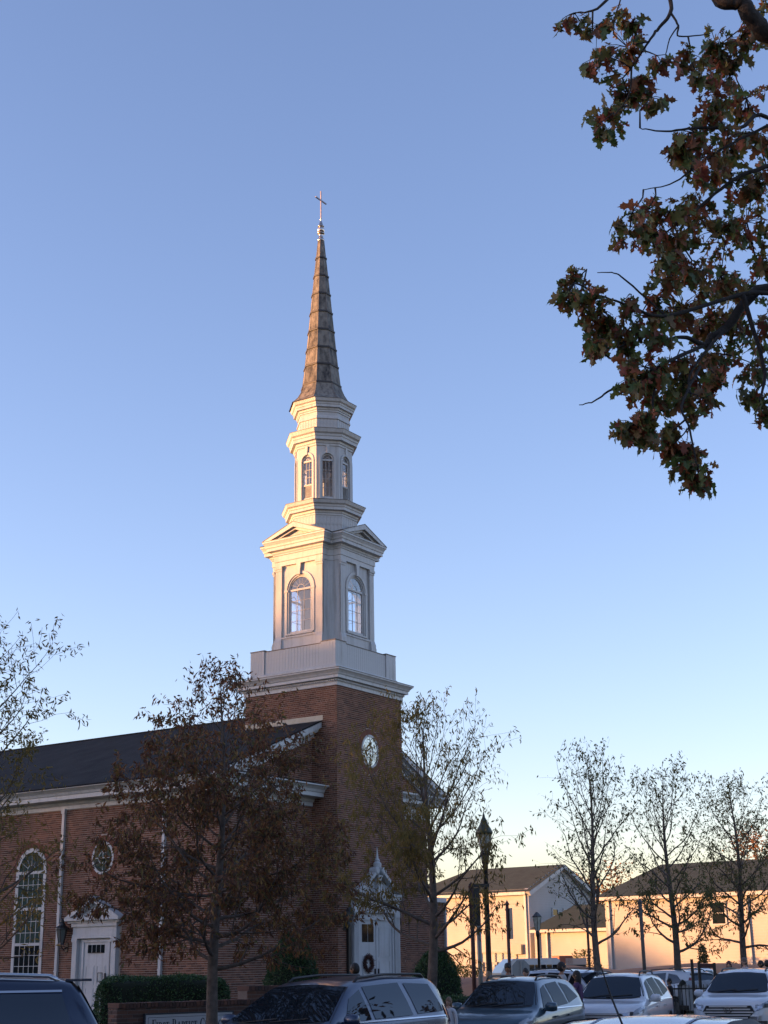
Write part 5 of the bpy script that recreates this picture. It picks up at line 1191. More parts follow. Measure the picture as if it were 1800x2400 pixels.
# ------------------------------------------------------------------ IRON FENCE by the trees
fp0 = on(1572, 50, 0); fp1 = on(1700, 50, 0)
fn_ = thing('iron_fence', 'black iron picket fence with taller posts behind the white cars', 'fence', (fp0.x, fp0.y, -.35), 0)
Lf = fp1.x-fp0.x; zf = 1.25; q = MB()
for z in (.25, zf-.15): 
    q = MB(); q.box(0, Lf, -.02, .02, z, z+.045); q.build('rail', BLACK, fn_)
pk = MB(); pk.box(-.011, .011, -.011, .011, .08, zf); pkm = pk.mesh('picket', BLACK)
for k in range(int(Lf/.12)):
    o = bpy.data.objects.new('picket', pkm); COL.objects.link(o); o.parent = fn_; o.location = (.06+k*.12, 0, 0)
for px, yt in ((1632, 2248), (1649, 2256), (1687, 2256)):
    pp = on(px, 50, 0); q = MB(); q.box(pp.x-fp0.x-.045, pp.x-fp0.x+.045, -.09, -.03, 0, at(px, yt, 50).z+.35); q.build('post', BLACK, fn_)
pa, pb = on(1650, 50, 0), on(1686, 50, 0); q = MB(); q.box(pa.x-fp0.x, pb.x-fp0.x, -.07, -.05, at(1650, 2265, 50).z+.3, at(1650, 2259, 50).z+.35); q.build('top_rail', REDP, fn_)
# covered trailer behind the fence
p = on(1668, 54, 0); t = thing('covered_trailer', 'low trailer under a crumpled grey tarpaulin behind the fence', 'trailer', (p.x, p.y, -.3), R(8))
q = MB(); nn = 14
for i in range(nn+1):
    for j in range(7):
        x_ = -1.0+2.0*i/nn; a = pi*j/6; q.v.append((x_+random.uniform(-.02, .02), -.6*cos(a)*1.0, .35+.95*sin(a)**.35+random.uniform(-.04, .04) if 0 < j < 6 else .3))
for i in range(nn):
    for j in range(6): a = i*7+j; q.f.append((a, a+7, a+8, a+1))
q.build('tarpaulin', mat('grey_tarp', (.25, .26, .27), .6, noise=.2, nscale=3), t)
q = MB(); q.box(-1.0, 1.0, -.55, .55, .3, .45); q.build('trailer_bed', BLACK, t)
for s_ in (-1, 1): q = MB(); q.lathe([(.28, -.1), (.3, -.07), (.3, .07), (.28, .1)], 16, Matrix.Translation((0, s_*.6, .3)) @ Matrix.Rotation(pi/2, 4, 'X')); q.build('wheel', BLACK, t)
# far orange and white digger on the bank
p = on(1330, 78, 0); t = thing('digger', 'small orange and white earth moving machine on the dirt bank', 'digger', (p.x, p.y, at(1330, 2266, 78).z), R(15))
q = MB(); q.box(-.2, .95, -.5, .5, .1, .42); q.build('body', mat('digger_white', (.5, .4, .33), .6), t)
q = MB(); q.box(-.55, .2, -.5, .5, .15, .55); q.build('cab', mat('digger_orange', (.30, .10, .05), .6), t)
q = MB(); q.box(-.6, .9, -.55, -.35, -.15, .1); q.box(-.6, .9, .35, .55, -.15, .1); q.build('track', BLACK, t)
# ------------------------------------------------------------------ CARS
def interp(tab, x):
    if x <= tab[0][0]: return tab[0][1]
    for (a, b), (c, d) in zip(tab, tab[1:]):
        if x <= c: t = (x-a)/(c-a) if c > a else 0; return b+(d-b)*t
    return tab[-1][1]
def smooth_tab(tab, x, e=.09):
    return (interp(tab, x-e)+2*interp(tab, x)+interp(tab, x+e))/4
def bool_cut(o, cutters):
    for c in cutters:
        md = o.modifiers.new('b', 'BOOLEAN'); md.operation = 'DIFFERENCE'; md.solver = 'EXACT'; md.object = c
    dg = bpy.context.evaluated_depsgraph_get(); me = bpy.data.meshes.new_from_object(o.evaluated_get(dg)); o.modifiers.clear(); old = o.data; o.data = me
    for c in cutters: bpy.data.objects.remove(c)
RUBBER = mat('rubber', (.02, .02, .02), .8); ALLOY = mat('alloy', (.35, .35, .36), .3, .8); CHROME = mat('chrome', (.55, .55, .56), .12, 1.0)
def car_glass():                   # tinted pane, weak mirror
    m = bpy.data.materials.new('car_glass'); m.use_nodes = True; MATS['car_glass'] = m; nt = m.node_tree; b = nt.nodes['Principled BSDF']
    b.inputs['Base Color'].default_value = (.008, .012, .016, 1); b.inputs['Roughness'].default_value = .5; b.inputs['Specular IOR Level'].default_value = 0
    g = nt.nodes.new('ShaderNodeBsdfGlossy'); g.inputs['Roughness'].default_value = .015; g.inputs[0].default_value = (.85, .92, 1, 1); mx = nt.nodes.new('ShaderNodeMixShader'); mx.inputs[0].default_value = .085
    nt.links.new(b.outputs[0], mx.inputs[1]); nt.links.new(g.outputs[0], mx.inputs[2]); nt.links.new(mx.outputs[0], nt.nodes['Material Output'].inputs[0]); return m
CGLASS = car_glass(); PLAST = mat('black_plastic', (.015, .015, .016), .5)
HLAMP = mat('headlamp_lens', (.30, .31, .32), .08, .4, coat=1); RLAMP = mat('tail_lamp', (.16, .01, .012), .12, coat=1)
def car(name, label, cat, loc, head, S, paint, detail=True, group=None):
    """x forward, y left, z up. S: L,W,H,belt,prof[(x,z)],ws(x base,x top),rw(x base,x top),roofw,windows"""
    t = thing(name, label, cat, loc, 0, group); t.rotation_euler = (0, 0, head)
    L, Wd, H, belt = S['L'], S['W'], S['H'], S['belt']; P = S['prof']; hl = L/2; wr = S.get('roofw', Wd*.72)/2; roof0 = S['ws'][1]; roof1 = S['rw'][1]
    def zt(x): return smooth_tab(P, x)
    def hw(x):
        a = max(0, abs(x)-(hl-.75))/.75; return Wd/2*(1-.20*a**2.4-.10*a**9)
    def bz(x): return min(belt+S.get('rise', .05)*(-x/hl), zt(x)-.045)
    def half(x):
        z = zt(x); b = bz(x); w = hw(x); a = max(0, abs(x)-(hl-.30))/.30; zu = .22+.12*a*a
        k = max(0, min(1, (z-b-.05)/(H-belt-.05))); gt = (w*.93)*(1-k)+wr*k*(w/(Wd/2))**.5; gb = w*.945
        c = .035+.065*k
        return [(0, zu), (w*.80, zu), (w*.95, zu+.05), (w*.99, zu+.16), (w*.985, zu+.30), (w, min(b-.12, .78)), (w*.985, b-.05), (w*.955, b), (gb+.0, b+.012), (gb+(gt-gb)*.5+.012*k, b+.012+(z-c-b-.012)*.5), (gt, z-c), (gt-.05-.03*k, z-c*.35), (gt*.6, z-.012-.01*k), (gt*.3, z-.002), (0, z)]
    xs_ = [-hl, -hl+.03, -hl+.08, -hl+.16, -hl+.28]+[-hl+.28+(L-.56)*i/44 for i in range(1, 44)]+[hl-.28, hl-.16, hl-.08, hl-.03, hl]
    secs = [half(x) for x in xs_]; n = len(secs[0]); m_ = 2*n-2; mb = MB()
    for x, sc in zip(xs_, secs):
        ring = [(x, y, z) for y, z in sc]+[(x, -y, z) for y, z in sc[-2:0:-1]]; mb.v += ring
    N_ = len(xs_)
    for i in range(N_-1):
        for j in range(m_): j2 = (j+1) % m_; mb.f.append((i*m_+j, (i+1)*m_+j, (i+1)*m_+j2, i*m_+j2))
    mb.f.append(tuple(range(m_))); mb.f.append(tuple(range(N_*m_-1, (N_-1)*m_-1, -1)))
    body = mb.build('body', paint, t, True)
    wr_ = S.get('wheel', .34); wx = S.get('axles', (hl-.92, -hl+.98))
    if detail:
        cut = []
        for x in wx:
            q = MB(); q.lathe([(wr_+.065, -Wd), (wr_+.065, -Wd*.28)], 28, Matrix.Translation((x, 0, wr_)) @ Matrix.Rotation(pi/2, 4, 'X')); q.lathe([(wr_+.065, Wd*.28), (wr_+.065, Wd)], 28, Matrix.Translation((x, 0, wr_)) @ Matrix.Rotation(pi/2, 4, 'X')); cut.append(q.build('cutter', None))
        bpy.context.view_layer.update()
        for c in cut: c.matrix_world = t.matrix_world if False else Matrix.Translation(loc) @ Matrix.Rotation(head, 4, 'Z')
        bpy.context.view_layer.update(); bool_cut(body, cut)
    def sy(x, z):                  # half width of skin at x,z
        sc = half(x); best = 0
        for (y0, z0), (y1, z1) in zip(sc[3:12], sc[4:13]):
            lo, hi = min(z0, z1), max(z0, z1)
            if lo-1e-6 <= z <= hi+1e-6 and hi > lo: best = max(best, y0+(y1-y0)*(z-z0)/(z1-z0))
        return best or sc[10][0]
    def tz_(x, y):
        sc = half(x)[8:]; y = abs(y)
        for (y0, z0), (y1, z1) in zip(sc, sc[1:]):
            if y1 <= y <= y0 and y0 > y1: return z0+(z1-z0)*(y-y0)/(y1-y0)
        return sc[0][1]
    def side_patch(cn, nm, m_, off, s, par=None, nu=10, nv=5, keep=.085):
        q = MB()
        for i in range(nu+1):
            for j in range(nv+1):
                u, v = i/nu, j/nv; (x0, z0), (x1, z1), (x2, z2), (x3, z3) = cn
                x = (x0*(1-u)+x1*u)*(1-v)+(x3*(1-u)+x2*u)*v; z = (z0*(1-u)+z1*u)*(1-v)+(z3*(1-u)+z2*u)*v
                z = min(z, zt(x)-keep); q.v.append((x, s*(sy(x, z)+off), z))
        for i in range(nu):
            for j in range(nv): a = i*(nv+1)+j; f = (a, a+nv+1, a+nv+2, a+1); q.f.append(f if s > 0 else f[::-1])
        return q.build(nm, m_, par or t, True)
    def top_patch(xb, xt, yb, yt, nm, m_, off, par=None, nu=10, nv=12, bow=.0):
        q = MB()
        for i in range(nu+1):
            for j in range(nv+1):
                u = i/nu; v = -1+2*j/nv; x = xb+(xt-xb)*u+bow*(v*v)*(-1 if xb > xt else 1)*(1-u)
                y = (yb*(1-u)+yt*u)*v; q.v.append((x, y, tz_(x, y)+off))
        for i in range(nu):
            for j in range(nv): a = i*(nv+1)+j; q.f.append((a, a+1, a+nv+2, a+nv+1))
        return q.build(nm, m_, par or t, True)
    xb, xt = S['ws']; wb = hw(xb)*.945
    top_patch(xb+.03, xt-.02, wb-.05, wr-.035, 'windscreen_seal', PLAST, .006, bow=.12)
    top_patch(xb, xt, wb-.09, wr-.06, 'windscreen', CGLASS, .012, bow=.12)
    xr0, xr1 = S['rw']; top_patch(xr0, xr1, hw(xr0)*.945-.12, wr-.08, 'rear_window', CGLASS, .010)
    for s in (1, -1):
        for cn in S['side']:
            side_patch([(a, b) for a, b in cn], 'side_window', CGLASS, .008, s)
        if S.get('chrome'):
            for (x0, x1, z) in S['chrome']: side_patch([(x0, z), (x1, z), (x1, z+.022), (x0, z+.022)], 'chrome_strip', CHROME, .014, s, nu=16, nv=1)
        for x in S.get('seams', ()): side_patch([(x, .36), (x+.008, .36), (x+.008, belt-.01), (x, belt-.01)], 'door_seam', PLAST, .003, s, nu=1, nv=5)
        for x in S.get('handles', ()):
            q = MB(); y = sy(x, belt-.12); q.box(x-.10, x+.10, s*(y+.01) if s > 0 else s*(y+.045), s*(y+.045) if s > 0 else s*(y+.01), belt-.135, belt-.105); q.build('door_handle', S.get('hmat', paint), t)
        # mirror
        xm = xb-.42; q = MB(); ym = sy(xm, belt+.05)
        q.lathe([(.02, -.10), (.085, -.09), (.105, -.02), (.10, .06), (.05, .10), (.01, .105)], 12, Matrix.Translation((xm+.02, s*(ym+.15), belt+.07)) @ Matrix.Rotation(pi/2, 4, 'X') @ Matrix.Diagonal((.75, .85, 1.15, 1))); q.box(xm-.03, xm+.05, min(s*(ym-.02), s*(ym+.12)), max(s*(ym-.02), s*(ym+.12)), belt-.01, belt+.05)
        q.build('wing_mirror', S.get('mirror', paint), t, True)
        # rails
        if S.get('rails'):
            x0, x1, hr = S['rails']; pts = [(x0, 0), (x0+.15*(1 if x1 > x0 else -1), hr)]; n_ = 10
            R0 = [(x0, s*(wr-.10), tz_(x0, wr-.10)+.0)]
            for i in range(n_+1): x = x0+.12+(x1-x0-.24)*i/n_; R0.append((x, s*(wr-.10), tz_(x, wr-.10)+hr))
            R0.append((x1, s*(wr-.10), tz_(x1, wr-.10))); q = MB(); q.tube(R0, .020, 6); q.build('roof_rail', S.get('railm', PLAST), t, True)
        # lamps
        if detail:
            def front_patch(ya, yb, za, zb, nm, m_, off=.012, rear=False, nn=8, skew=0, par=None):
                q = MB()
                for i in range(nn+1):
                    for j in range(4):
                        y = ya+(yb-ya)*i/nn; z = za+(zb-za)*j/3+skew*(i/nn)
                        lo_, hi_ = hl-(.42 if rear else .62), hl
                        for _ in range(22):
                            mm = (lo_+hi_)/2
                            xx = -mm if rear else mm
                            if sy(xx, z) >= y and zt(xx) > z: lo_ = mm
                            else: hi_ = mm
                        x = lo_+off; z = min(z, zt(-lo_ if rear else lo_)-.03); y = min(y, sy(-lo_ if rear else lo_, z)); q.v.append((-x if rear else x, s*(y+off*.6), z))
                for i in range(nn):
                    for j in range(3): a = i*4+j; f = (a, a+1, a+5, a+4); q.f.append(f if (s > 0) == (not rear) else f[::-1])
                return q.build(nm, m_, par or t, True)
            hz = S.get('head', (.45, .87, .72, .86, .04)); h_ = front_patch(hz[0], hz[1]*Wd/2*1.08, hz[2], hz[3], 'headlamp', HLAMP, skew=hz[4])
            front_patch(hz[0]+.05, hz[0]+.16, hz[2]+.03, hz[3]-.02, 'lamp_reflector', CHROME, .018, par=h_, nn=4); front_patch(hz[0]+.20, hz[0]+.28, hz[2]+.05, hz[3], 'lamp_reflector', PLAST, .018, par=h_, nn=4)
            if S.get('fog'): f_ = S['fog']; fo = front_patch(f_[0], f_[1], f_[2], f_[3], 'fog_lamp', PLAST, .012); front_patch(f_[0]+.04, f_[1]-.06, f_[2]+.03, f_[3]-.03, 'fog_lens', CHROME, .02, par=fo, nn=4)
            tz = S.get('tail', (.60, .88, .85, 1.15)); front_patch(tz[0], tz[1]*Wd/2*1.06, tz[2], tz[3], 'tail_lamp', RLAMP, .014, rear=True)
    if detail:
        G = S.get('grille')
        if G:
            y1, z0, z1, nbar = G; q = MB(); x = hl+.004
            q.prism([(-y1*.72, z0), (y1*.72, z0), (y1, (z0+z1)/2+.02), (y1*.86, z1), (-y1*.86, z1), (-y1, (z0+z1)/2+.02)], x-.10, x+.012, Matrix(((0,0,1,0),(1,0,0,0),(0,1,0,0),(0,0,0,1)))); gr = q.build('grille', PLAST, t)
            GB = mat('grille_bar', (.55, .56, .58), .35, .3)
            for k in range(nbar):
                q = MB(); z = z0+.03+(z1-z0-.05)*k/(nbar-1); yy = y1*(.74+.22*(1-abs(2*k/(nbar-1)-1))); q.box(x+.008, x+.035, -yy, yy, z-.014, z+.014); q.build('grille_bar', GB, gr)
            if S.get('emblem'):
                ze = z0+(z1-z0)*.68; q = MB(); FE = Matrix(((0,0,1,x+.036),(-1,0,0,0),(0,1,0,ze),(0,0,0,1)))
                ring2d(q, FE, 0, 0, .095, .052, .014, 0, .012, n=28)
                for dx in (-.045, .045): q.prism([(dx-.026, -.045), (dx-.006, -.045), (dx+.026, .045), (dx+.006, .045)], 0, .012, FE)
                q.prism([(-.04, -.016), (.04, .0), (.04, .016), (-.04, .0)], 0, .0118, FE); q.build('emblem', CHROME, gr)
        q = MB(); q.box(hl-.06, hl+.02, -Wd*.33, Wd*.33, .34, .44); q.build('lower_intake', PLAST, t)
        q = MB(); q.box(-hl-.012, -hl+.05, -.26, .26, .62, .74); q.build('number_plate', mat('plate', (.5, .5, .5), .5), t)
        # wipers
        q = MB(); q.tube([(xb-.02, -.1, tz_(xb-.02, .1)+.025), (xb-.12, .50, tz_(xb-.12, .50)+.03)], .010, 4); q.tube([(xb-.02, -.62, tz_(xb-.02, .6)+.025), (xb-.10, -.02, tz_(xb-.10, .02)+.03)], .010, 4); q.build('wiper', PLAST, t)
    for x in wx:
        for s in (1, -1):
            Mw = Matrix.Translation((x, s*(Wd/2-.11), wr_)) @ Matrix.Rotation(-s*pi/2, 4, 'X')
            q = MB(); q.lathe([(wr_*.62, -.10), (wr_*.95, -.11), (wr_, -.07), (wr_, .07), (wr_*.95, .10), (wr_*.66, .10)], 26, Mw, cap=False); wh = q.build('tyre', RUBBER, t, True)
            q = MB(); q.lathe([(.02, .03), (wr_*.62, .02), (wr_*.66, .10), (wr_*.60, .10), (wr_*.58, .05)], 26, Mw, cap=False)
            for k in range(5):
                a = 2*pi*k/5; q.prism([(cos(a+.10)*.05, sin(a+.10)*.05), (cos(a-.10)*.05, sin(a-.10)*.05), (cos(a-.09)*wr_*.62, sin(a-.09)*wr_*.62), (cos(a+.09)*wr_*.62, sin(a+.09)*wr_*.62)][::-1], .06, .085, Mw)
            q.build('rim', ALLOY, wh)
    return t, dict(zt=zt, tz=tz_, sy=sy, wr=wr, hl=hl, S=S)
def paint(name, col, metal=.3, rough=.28, flake=0): return mat(name, col, rough if len(col) else .3, metal, coat=.7, noise=.06, nscale=2)
VAN = dict(L=5.1, W=1.99, H=1.75, belt=1.08, rise=.02, prof=[(-2.55, .95), (-2.50, 1.12), (-2.44, 1.28), (-2.20, 1.68), (-1.9, 1.735), (-.6, 1.75), (.35, 1.70), (.75, 1.60), (1.72, 1.08), (2.1, 1.0), (2.40, .88), (2.52, .74), (2.55, .60)], ws=(1.68, .66), rw=(-2.40, -2.20), roofw=1.36,
   side=[[(.42, 1.13), (1.22, 1.11), (.86, 1.44), (.46, 1.56)], [(-.95, 1.15), (.30, 1.13), (.34, 1.60), (-.85, 1.64)], [(-2.08, 1.18), (-1.12, 1.16), (-1.02, 1.63), (-1.88, 1.60)]], chrome=[(-2.1, 1.1, 1.095)], seams=(1.15, .36, -1.02), handles=(.55, .12), rails=(-2.0, .35, .05), tail=(.62, .90, 1.0, 1.28), head=(.45, .9, .70, .86, .06), hmat=PLAST)
CRV = dict(L=4.53, W=1.82, H=1.64, belt=1.02, rise=.10, prof=[(-2.26, .80), (-2.22, 1.0), (-2.12, 1.18), (-1.85, 1.45), (-1.6, 1.58), (-.9, 1.635), (-.1, 1.64), (.35, 1.60), (.55, 1.54), (1.25, 1.06), (1.75, .99), (2.10, .88), (2.22, .74), (2.26, .58)], ws=(1.22, .48), rw=(-2.06, -1.72), roofw=1.22,
   side=[[(.16, 1.08), (.86, 1.06), (.50, 1.42), (.20, 1.49)], [(-.78, 1.11), (.06, 1.08), (.10, 1.50), (-.66, 1.54)], [(-1.62, 1.22), (-.88, 1.12), (-.80, 1.52), (-1.25, 1.46)]], chrome=[(-1.6, .95, 1.035)], seams=(.85, .10, -.86), handles=(.32, -.60), rails=(-1.5, .3, .055), tail=(.60, .88, .95, 1.38), head=(.42, .9, .72, .86, .08), grille=(.52, .60, .80, 4), fog=(.52, .78, .38, .52))
import copy
CRW = copy.deepcopy(CRV); CRW['rails'] = (-1.4, .25, .075)
SFE = dict(L=4.9, W=1.89, H=1.69, belt=1.06, rise=.09, prof=[(-2.45, .82), (-2.40, 1.05), (-2.28, 1.25), (-2.0, 1.52), (-1.7, 1.63), (-.8, 1.69), (.1, 1.685), (.5, 1.64), (.72, 1.56), (1.42, 1.12), (1.95, 1.05), (2.30, .95), (2.42, .80), (2.45, .60)], ws=(1.40, .62), rw=(-2.2, -1.85), roofw=1.28,
   side=[[(.26, 1.12), (1.0, 1.10), (.66, 1.46), (.30, 1.54)], [(-.75, 1.15), (.16, 1.12), (.20, 1.55), (-.66, 1.58)], [(-1.8, 1.28), (-.86, 1.17), (-.78, 1.57), (-1.5, 1.48)]], chrome=[(-1.7, 1.05, 1.075)], seams=(1.0, .20, -.82), handles=(.40, -.5), rails=(-1.6, .4, .04), grille=(.60, .58, .88, 5), emblem=True, head=(.60, .9, .78, .92, .07), fog=(.60, .84, .36, .54), wheel=.36)
BIG = dict(L=5.0, W=1.98, H=1.87, belt=1.16, rise=.02, prof=[(-2.5, .9), (-2.46, 1.12), (-2.36, 1.30), (-2.10, 1.76), (-2.02, 1.815), (-.8, 1.87), (.3, 1.86), (.62, 1.78), (1.35, 1.20), (2.2, 1.10), (2.46, .9), (2.5, .65)], ws=(1.32, .55), rw=(-2.34, -2.10), roofw=1.40,
   side=[[(.10, 1.20), (.92, 1.18), (.58, 1.56), (.14, 1.64)], [(-.86, 1.20), (0, 1.20), (.04, 1.66), (-1.06, 1.67)], [(-2.10, 1.20), (-1.06, 1.19), (-1.30, 1.67), (-1.93, 1.66)]], chrome=[(-1.93, .5, 1.682)], seams=(.94, .04, -.98), handles=(.2, -.75), rails=(-1.9, .25, .05), railm=mat('satin_rail', (.5, .5, .52), .25, .9), tail=(.66, .95, 1.0, 1.32), wheel=.38)
NAVY = paint('paint_blue_grey_dark', (.018, .032, .07), .25, .3)
c0v = on(780, 23.4, 0)
car('minivan', 'dark blue minivan with roof rails parked in front of the church door', 'minivan', (c0v.x, c0v.y, GZ), R(90-208), VAN, NAVY)
cb = on(1215, 30.3, 0)
car('compact_suv', 'blue grey compact car parked between the minivan and the white compact', 'car', (cb.x, cb.y, GZ), R(90-203), CRV, paint('paint_grey_blue', (.035, .075, .105), .3, .3))
cw = on(1462, 36.2, 0)
car('compact_suv', 'white compact car with roof bars and antenna behind the blue grey car', 'car', (cw.x, cw.y, GZ), R(90-201), CRW, paint('paint_white', (.60, .61, .63), .0, .25))
cs = on(1762, 38.5, 0)
car('family_suv', 'white car at the right edge facing us with wide chrome barred grille', 'car', (cs.x, cs.y, GZ), R(90-205), SFE, MATS['paint_white'])
cl = on(-306, 17.3, 0)
tb_, fb_ = car('large_suv', 'dark blue large car side on at the left edge with silver roof rail', 'car', (cl.x, cl.y, GZ), R(192), BIG, paint('paint_midnight', (.022, .035, .065), .4, .3))
q = MB(); q.box(-2.24, -1.96, -.58, .58, 1.785, 1.81); q.build('spoiler', MATS['paint_midnight'], tb_)
# foreground silver roof
HAT = dict(L=4.3, W=1.80, H=1.575, belt=.98, rise=.08, prof=[(-2.15, .8), (-2.1, 1.0), (-2.0, 1.15), (-1.62, 1.40), (-1.3, 1.48), (-.6, 1.575), (0, 1.57), (.45, 1.48), (1.2, 1.02), (1.8, .92), (2.1, .75), (2.15, .55)], ws=(1.15, .42), rw=(-1.95, -1.5), roofw=1.26,
   side=[[(.1, 1.04), (.8, 1.02), (.4, 1.36), (.14, 1.42)], [(-.75, 1.07), (.02, 1.04), (.06, 1.43), (-.66, 1.45)], [(-1.5, 1.14), (-.85, 1.08), (-.76, 1.44), (-1.2, 1.38)]], seams=(.8, .06, -.8), handles=(.3, -.6))
cf = on(1612, 10.7, 0)
th_, fh_ = car('hatchback', 'silver white car roof with a black antenna close at the bottom edge', 'car', (cf.x, cf.y, GZ-.025), R(90-27), HAT, paint('paint_silver', (.50, .51, .54), .35, .25))
for y in (-.32, .32):
    q = MB()
    for i in range(14):
        x = -1.2+i*.1; q.add([(x, y-.012, fh_['tz'](x, y)+.004), (x+.1, y-.012, fh_['tz'](x+.1, y)+.004), (x+.1, y+.012, fh_['tz'](x+.1, y)+.004), (x, y+.012, fh_['tz'](x, y)+.004)], [(0, 1, 2, 3)])
    q.build('roof_groove', mat('groove', (.10, .14, .24), .4), th_)
for s in (-1, 1):
    q = MB()
    for i in range(22):
        x = -1.45+i*.085; y = s*(fh_['wr']-.045); q.add([(x, y-.03, fh_['tz'](x, y-.03)+.008), (x+.085, y-.03, fh_['tz'](x+.085, y-.03)+.008), (x+.085, y+.03, fh_['tz'](x+.085, y+.03)+.008), (x, y+.03, fh_['tz'](x, y+.03)+.008)], [(0, 1, 2, 3)])
    q.build('roof_moulding', PLAST, th_)
xa = -1.12; za = fh_['tz'](xa, 0)
q = MB(); q.lathe([(.045, za-.02), (.043, za+.015), (.028, za+.035), (.010, za+.045)], 14, Matrix.Translation((xa, .0, 0))); an = q.build('antenna_base', PLAST, th_, True)
q = MB(); q.tube([(xa, .0, za+.04), (xa-.08, .04, za+.22), (xa-.15, .07, za+.40)], [.007, .006, .004], 6); q.build('antenna', PLAST, th_)
# distant vehicles
pc_ = on(1565, 56, 0); car('parked_car', 'white hatchback seen from behind beyond the iron fence', 'car', (pc_.x, pc_.y, -.3), R(90+35), CRV, MATS['paint_white'], group='cars parked beyond the fence')
pc_ = on(1634, 62, 0); car('parked_car', 'white car with dark windows left of the covered trailer', 'car', (pc_.x, pc_.y, -.3), R(60), SFE, MATS['paint_white'], group='cars parked beyond the fence')
pc_ = on(1366, 50, 0); car('parked_car', 'silver car behind the dark haired woman, left of the post', 'car', (pc_.x, pc_.y, -.3), R(90-150), VAN, paint('paint_silver', (.5, .5, .5)), group='cars parked beyond the fence')
# shuttle bus
p = on(1232, 66, 0); bus = thing('white_bus', 'small white shuttle bus with dark windows behind the road sign', 'bus', (p.x, p.y, -.3), R(8))
zt_ = at(1232, 2246, 66).z+.3; q = MB(); q.prism([(-1.25, .3), (1.35, .3), (1.38, zt_-.1), (1.25, zt_), (-.7, zt_-.02), (-1.1, zt_-.35), (-1.25, zt_-.6)], -1, 1, Matrix(((1,0,0,0),(0,0,-1,0),(0,1,0,0),(0,0,0,1)))); q.build('body', mat('bus_white', (.80, .80, .80), .35, coat=.5), bus)
for k in range(5):
    q = MB(); q.box(.0+k*.26, .22+k*.26, -1.02, -1.0, zt_-.80, zt_-.28); q.build('bus_window', CGLASS, bus)
q = MB(); q.box(-.75, -.15, -1.02, -1.0, zt_-.85, zt_-.40); q.build('bus_window', CGLASS, bus)
for x in (-.8, .8): q = MB(); q.lathe([(.38, .0), (.4, .05), (.4, .25), (.38, .28)], 18, Matrix.Translation((x, -.8, .38)) @ Matrix.Rotation(pi/2, 4, 'X')); q.build('wheel', RUBBER, bus)
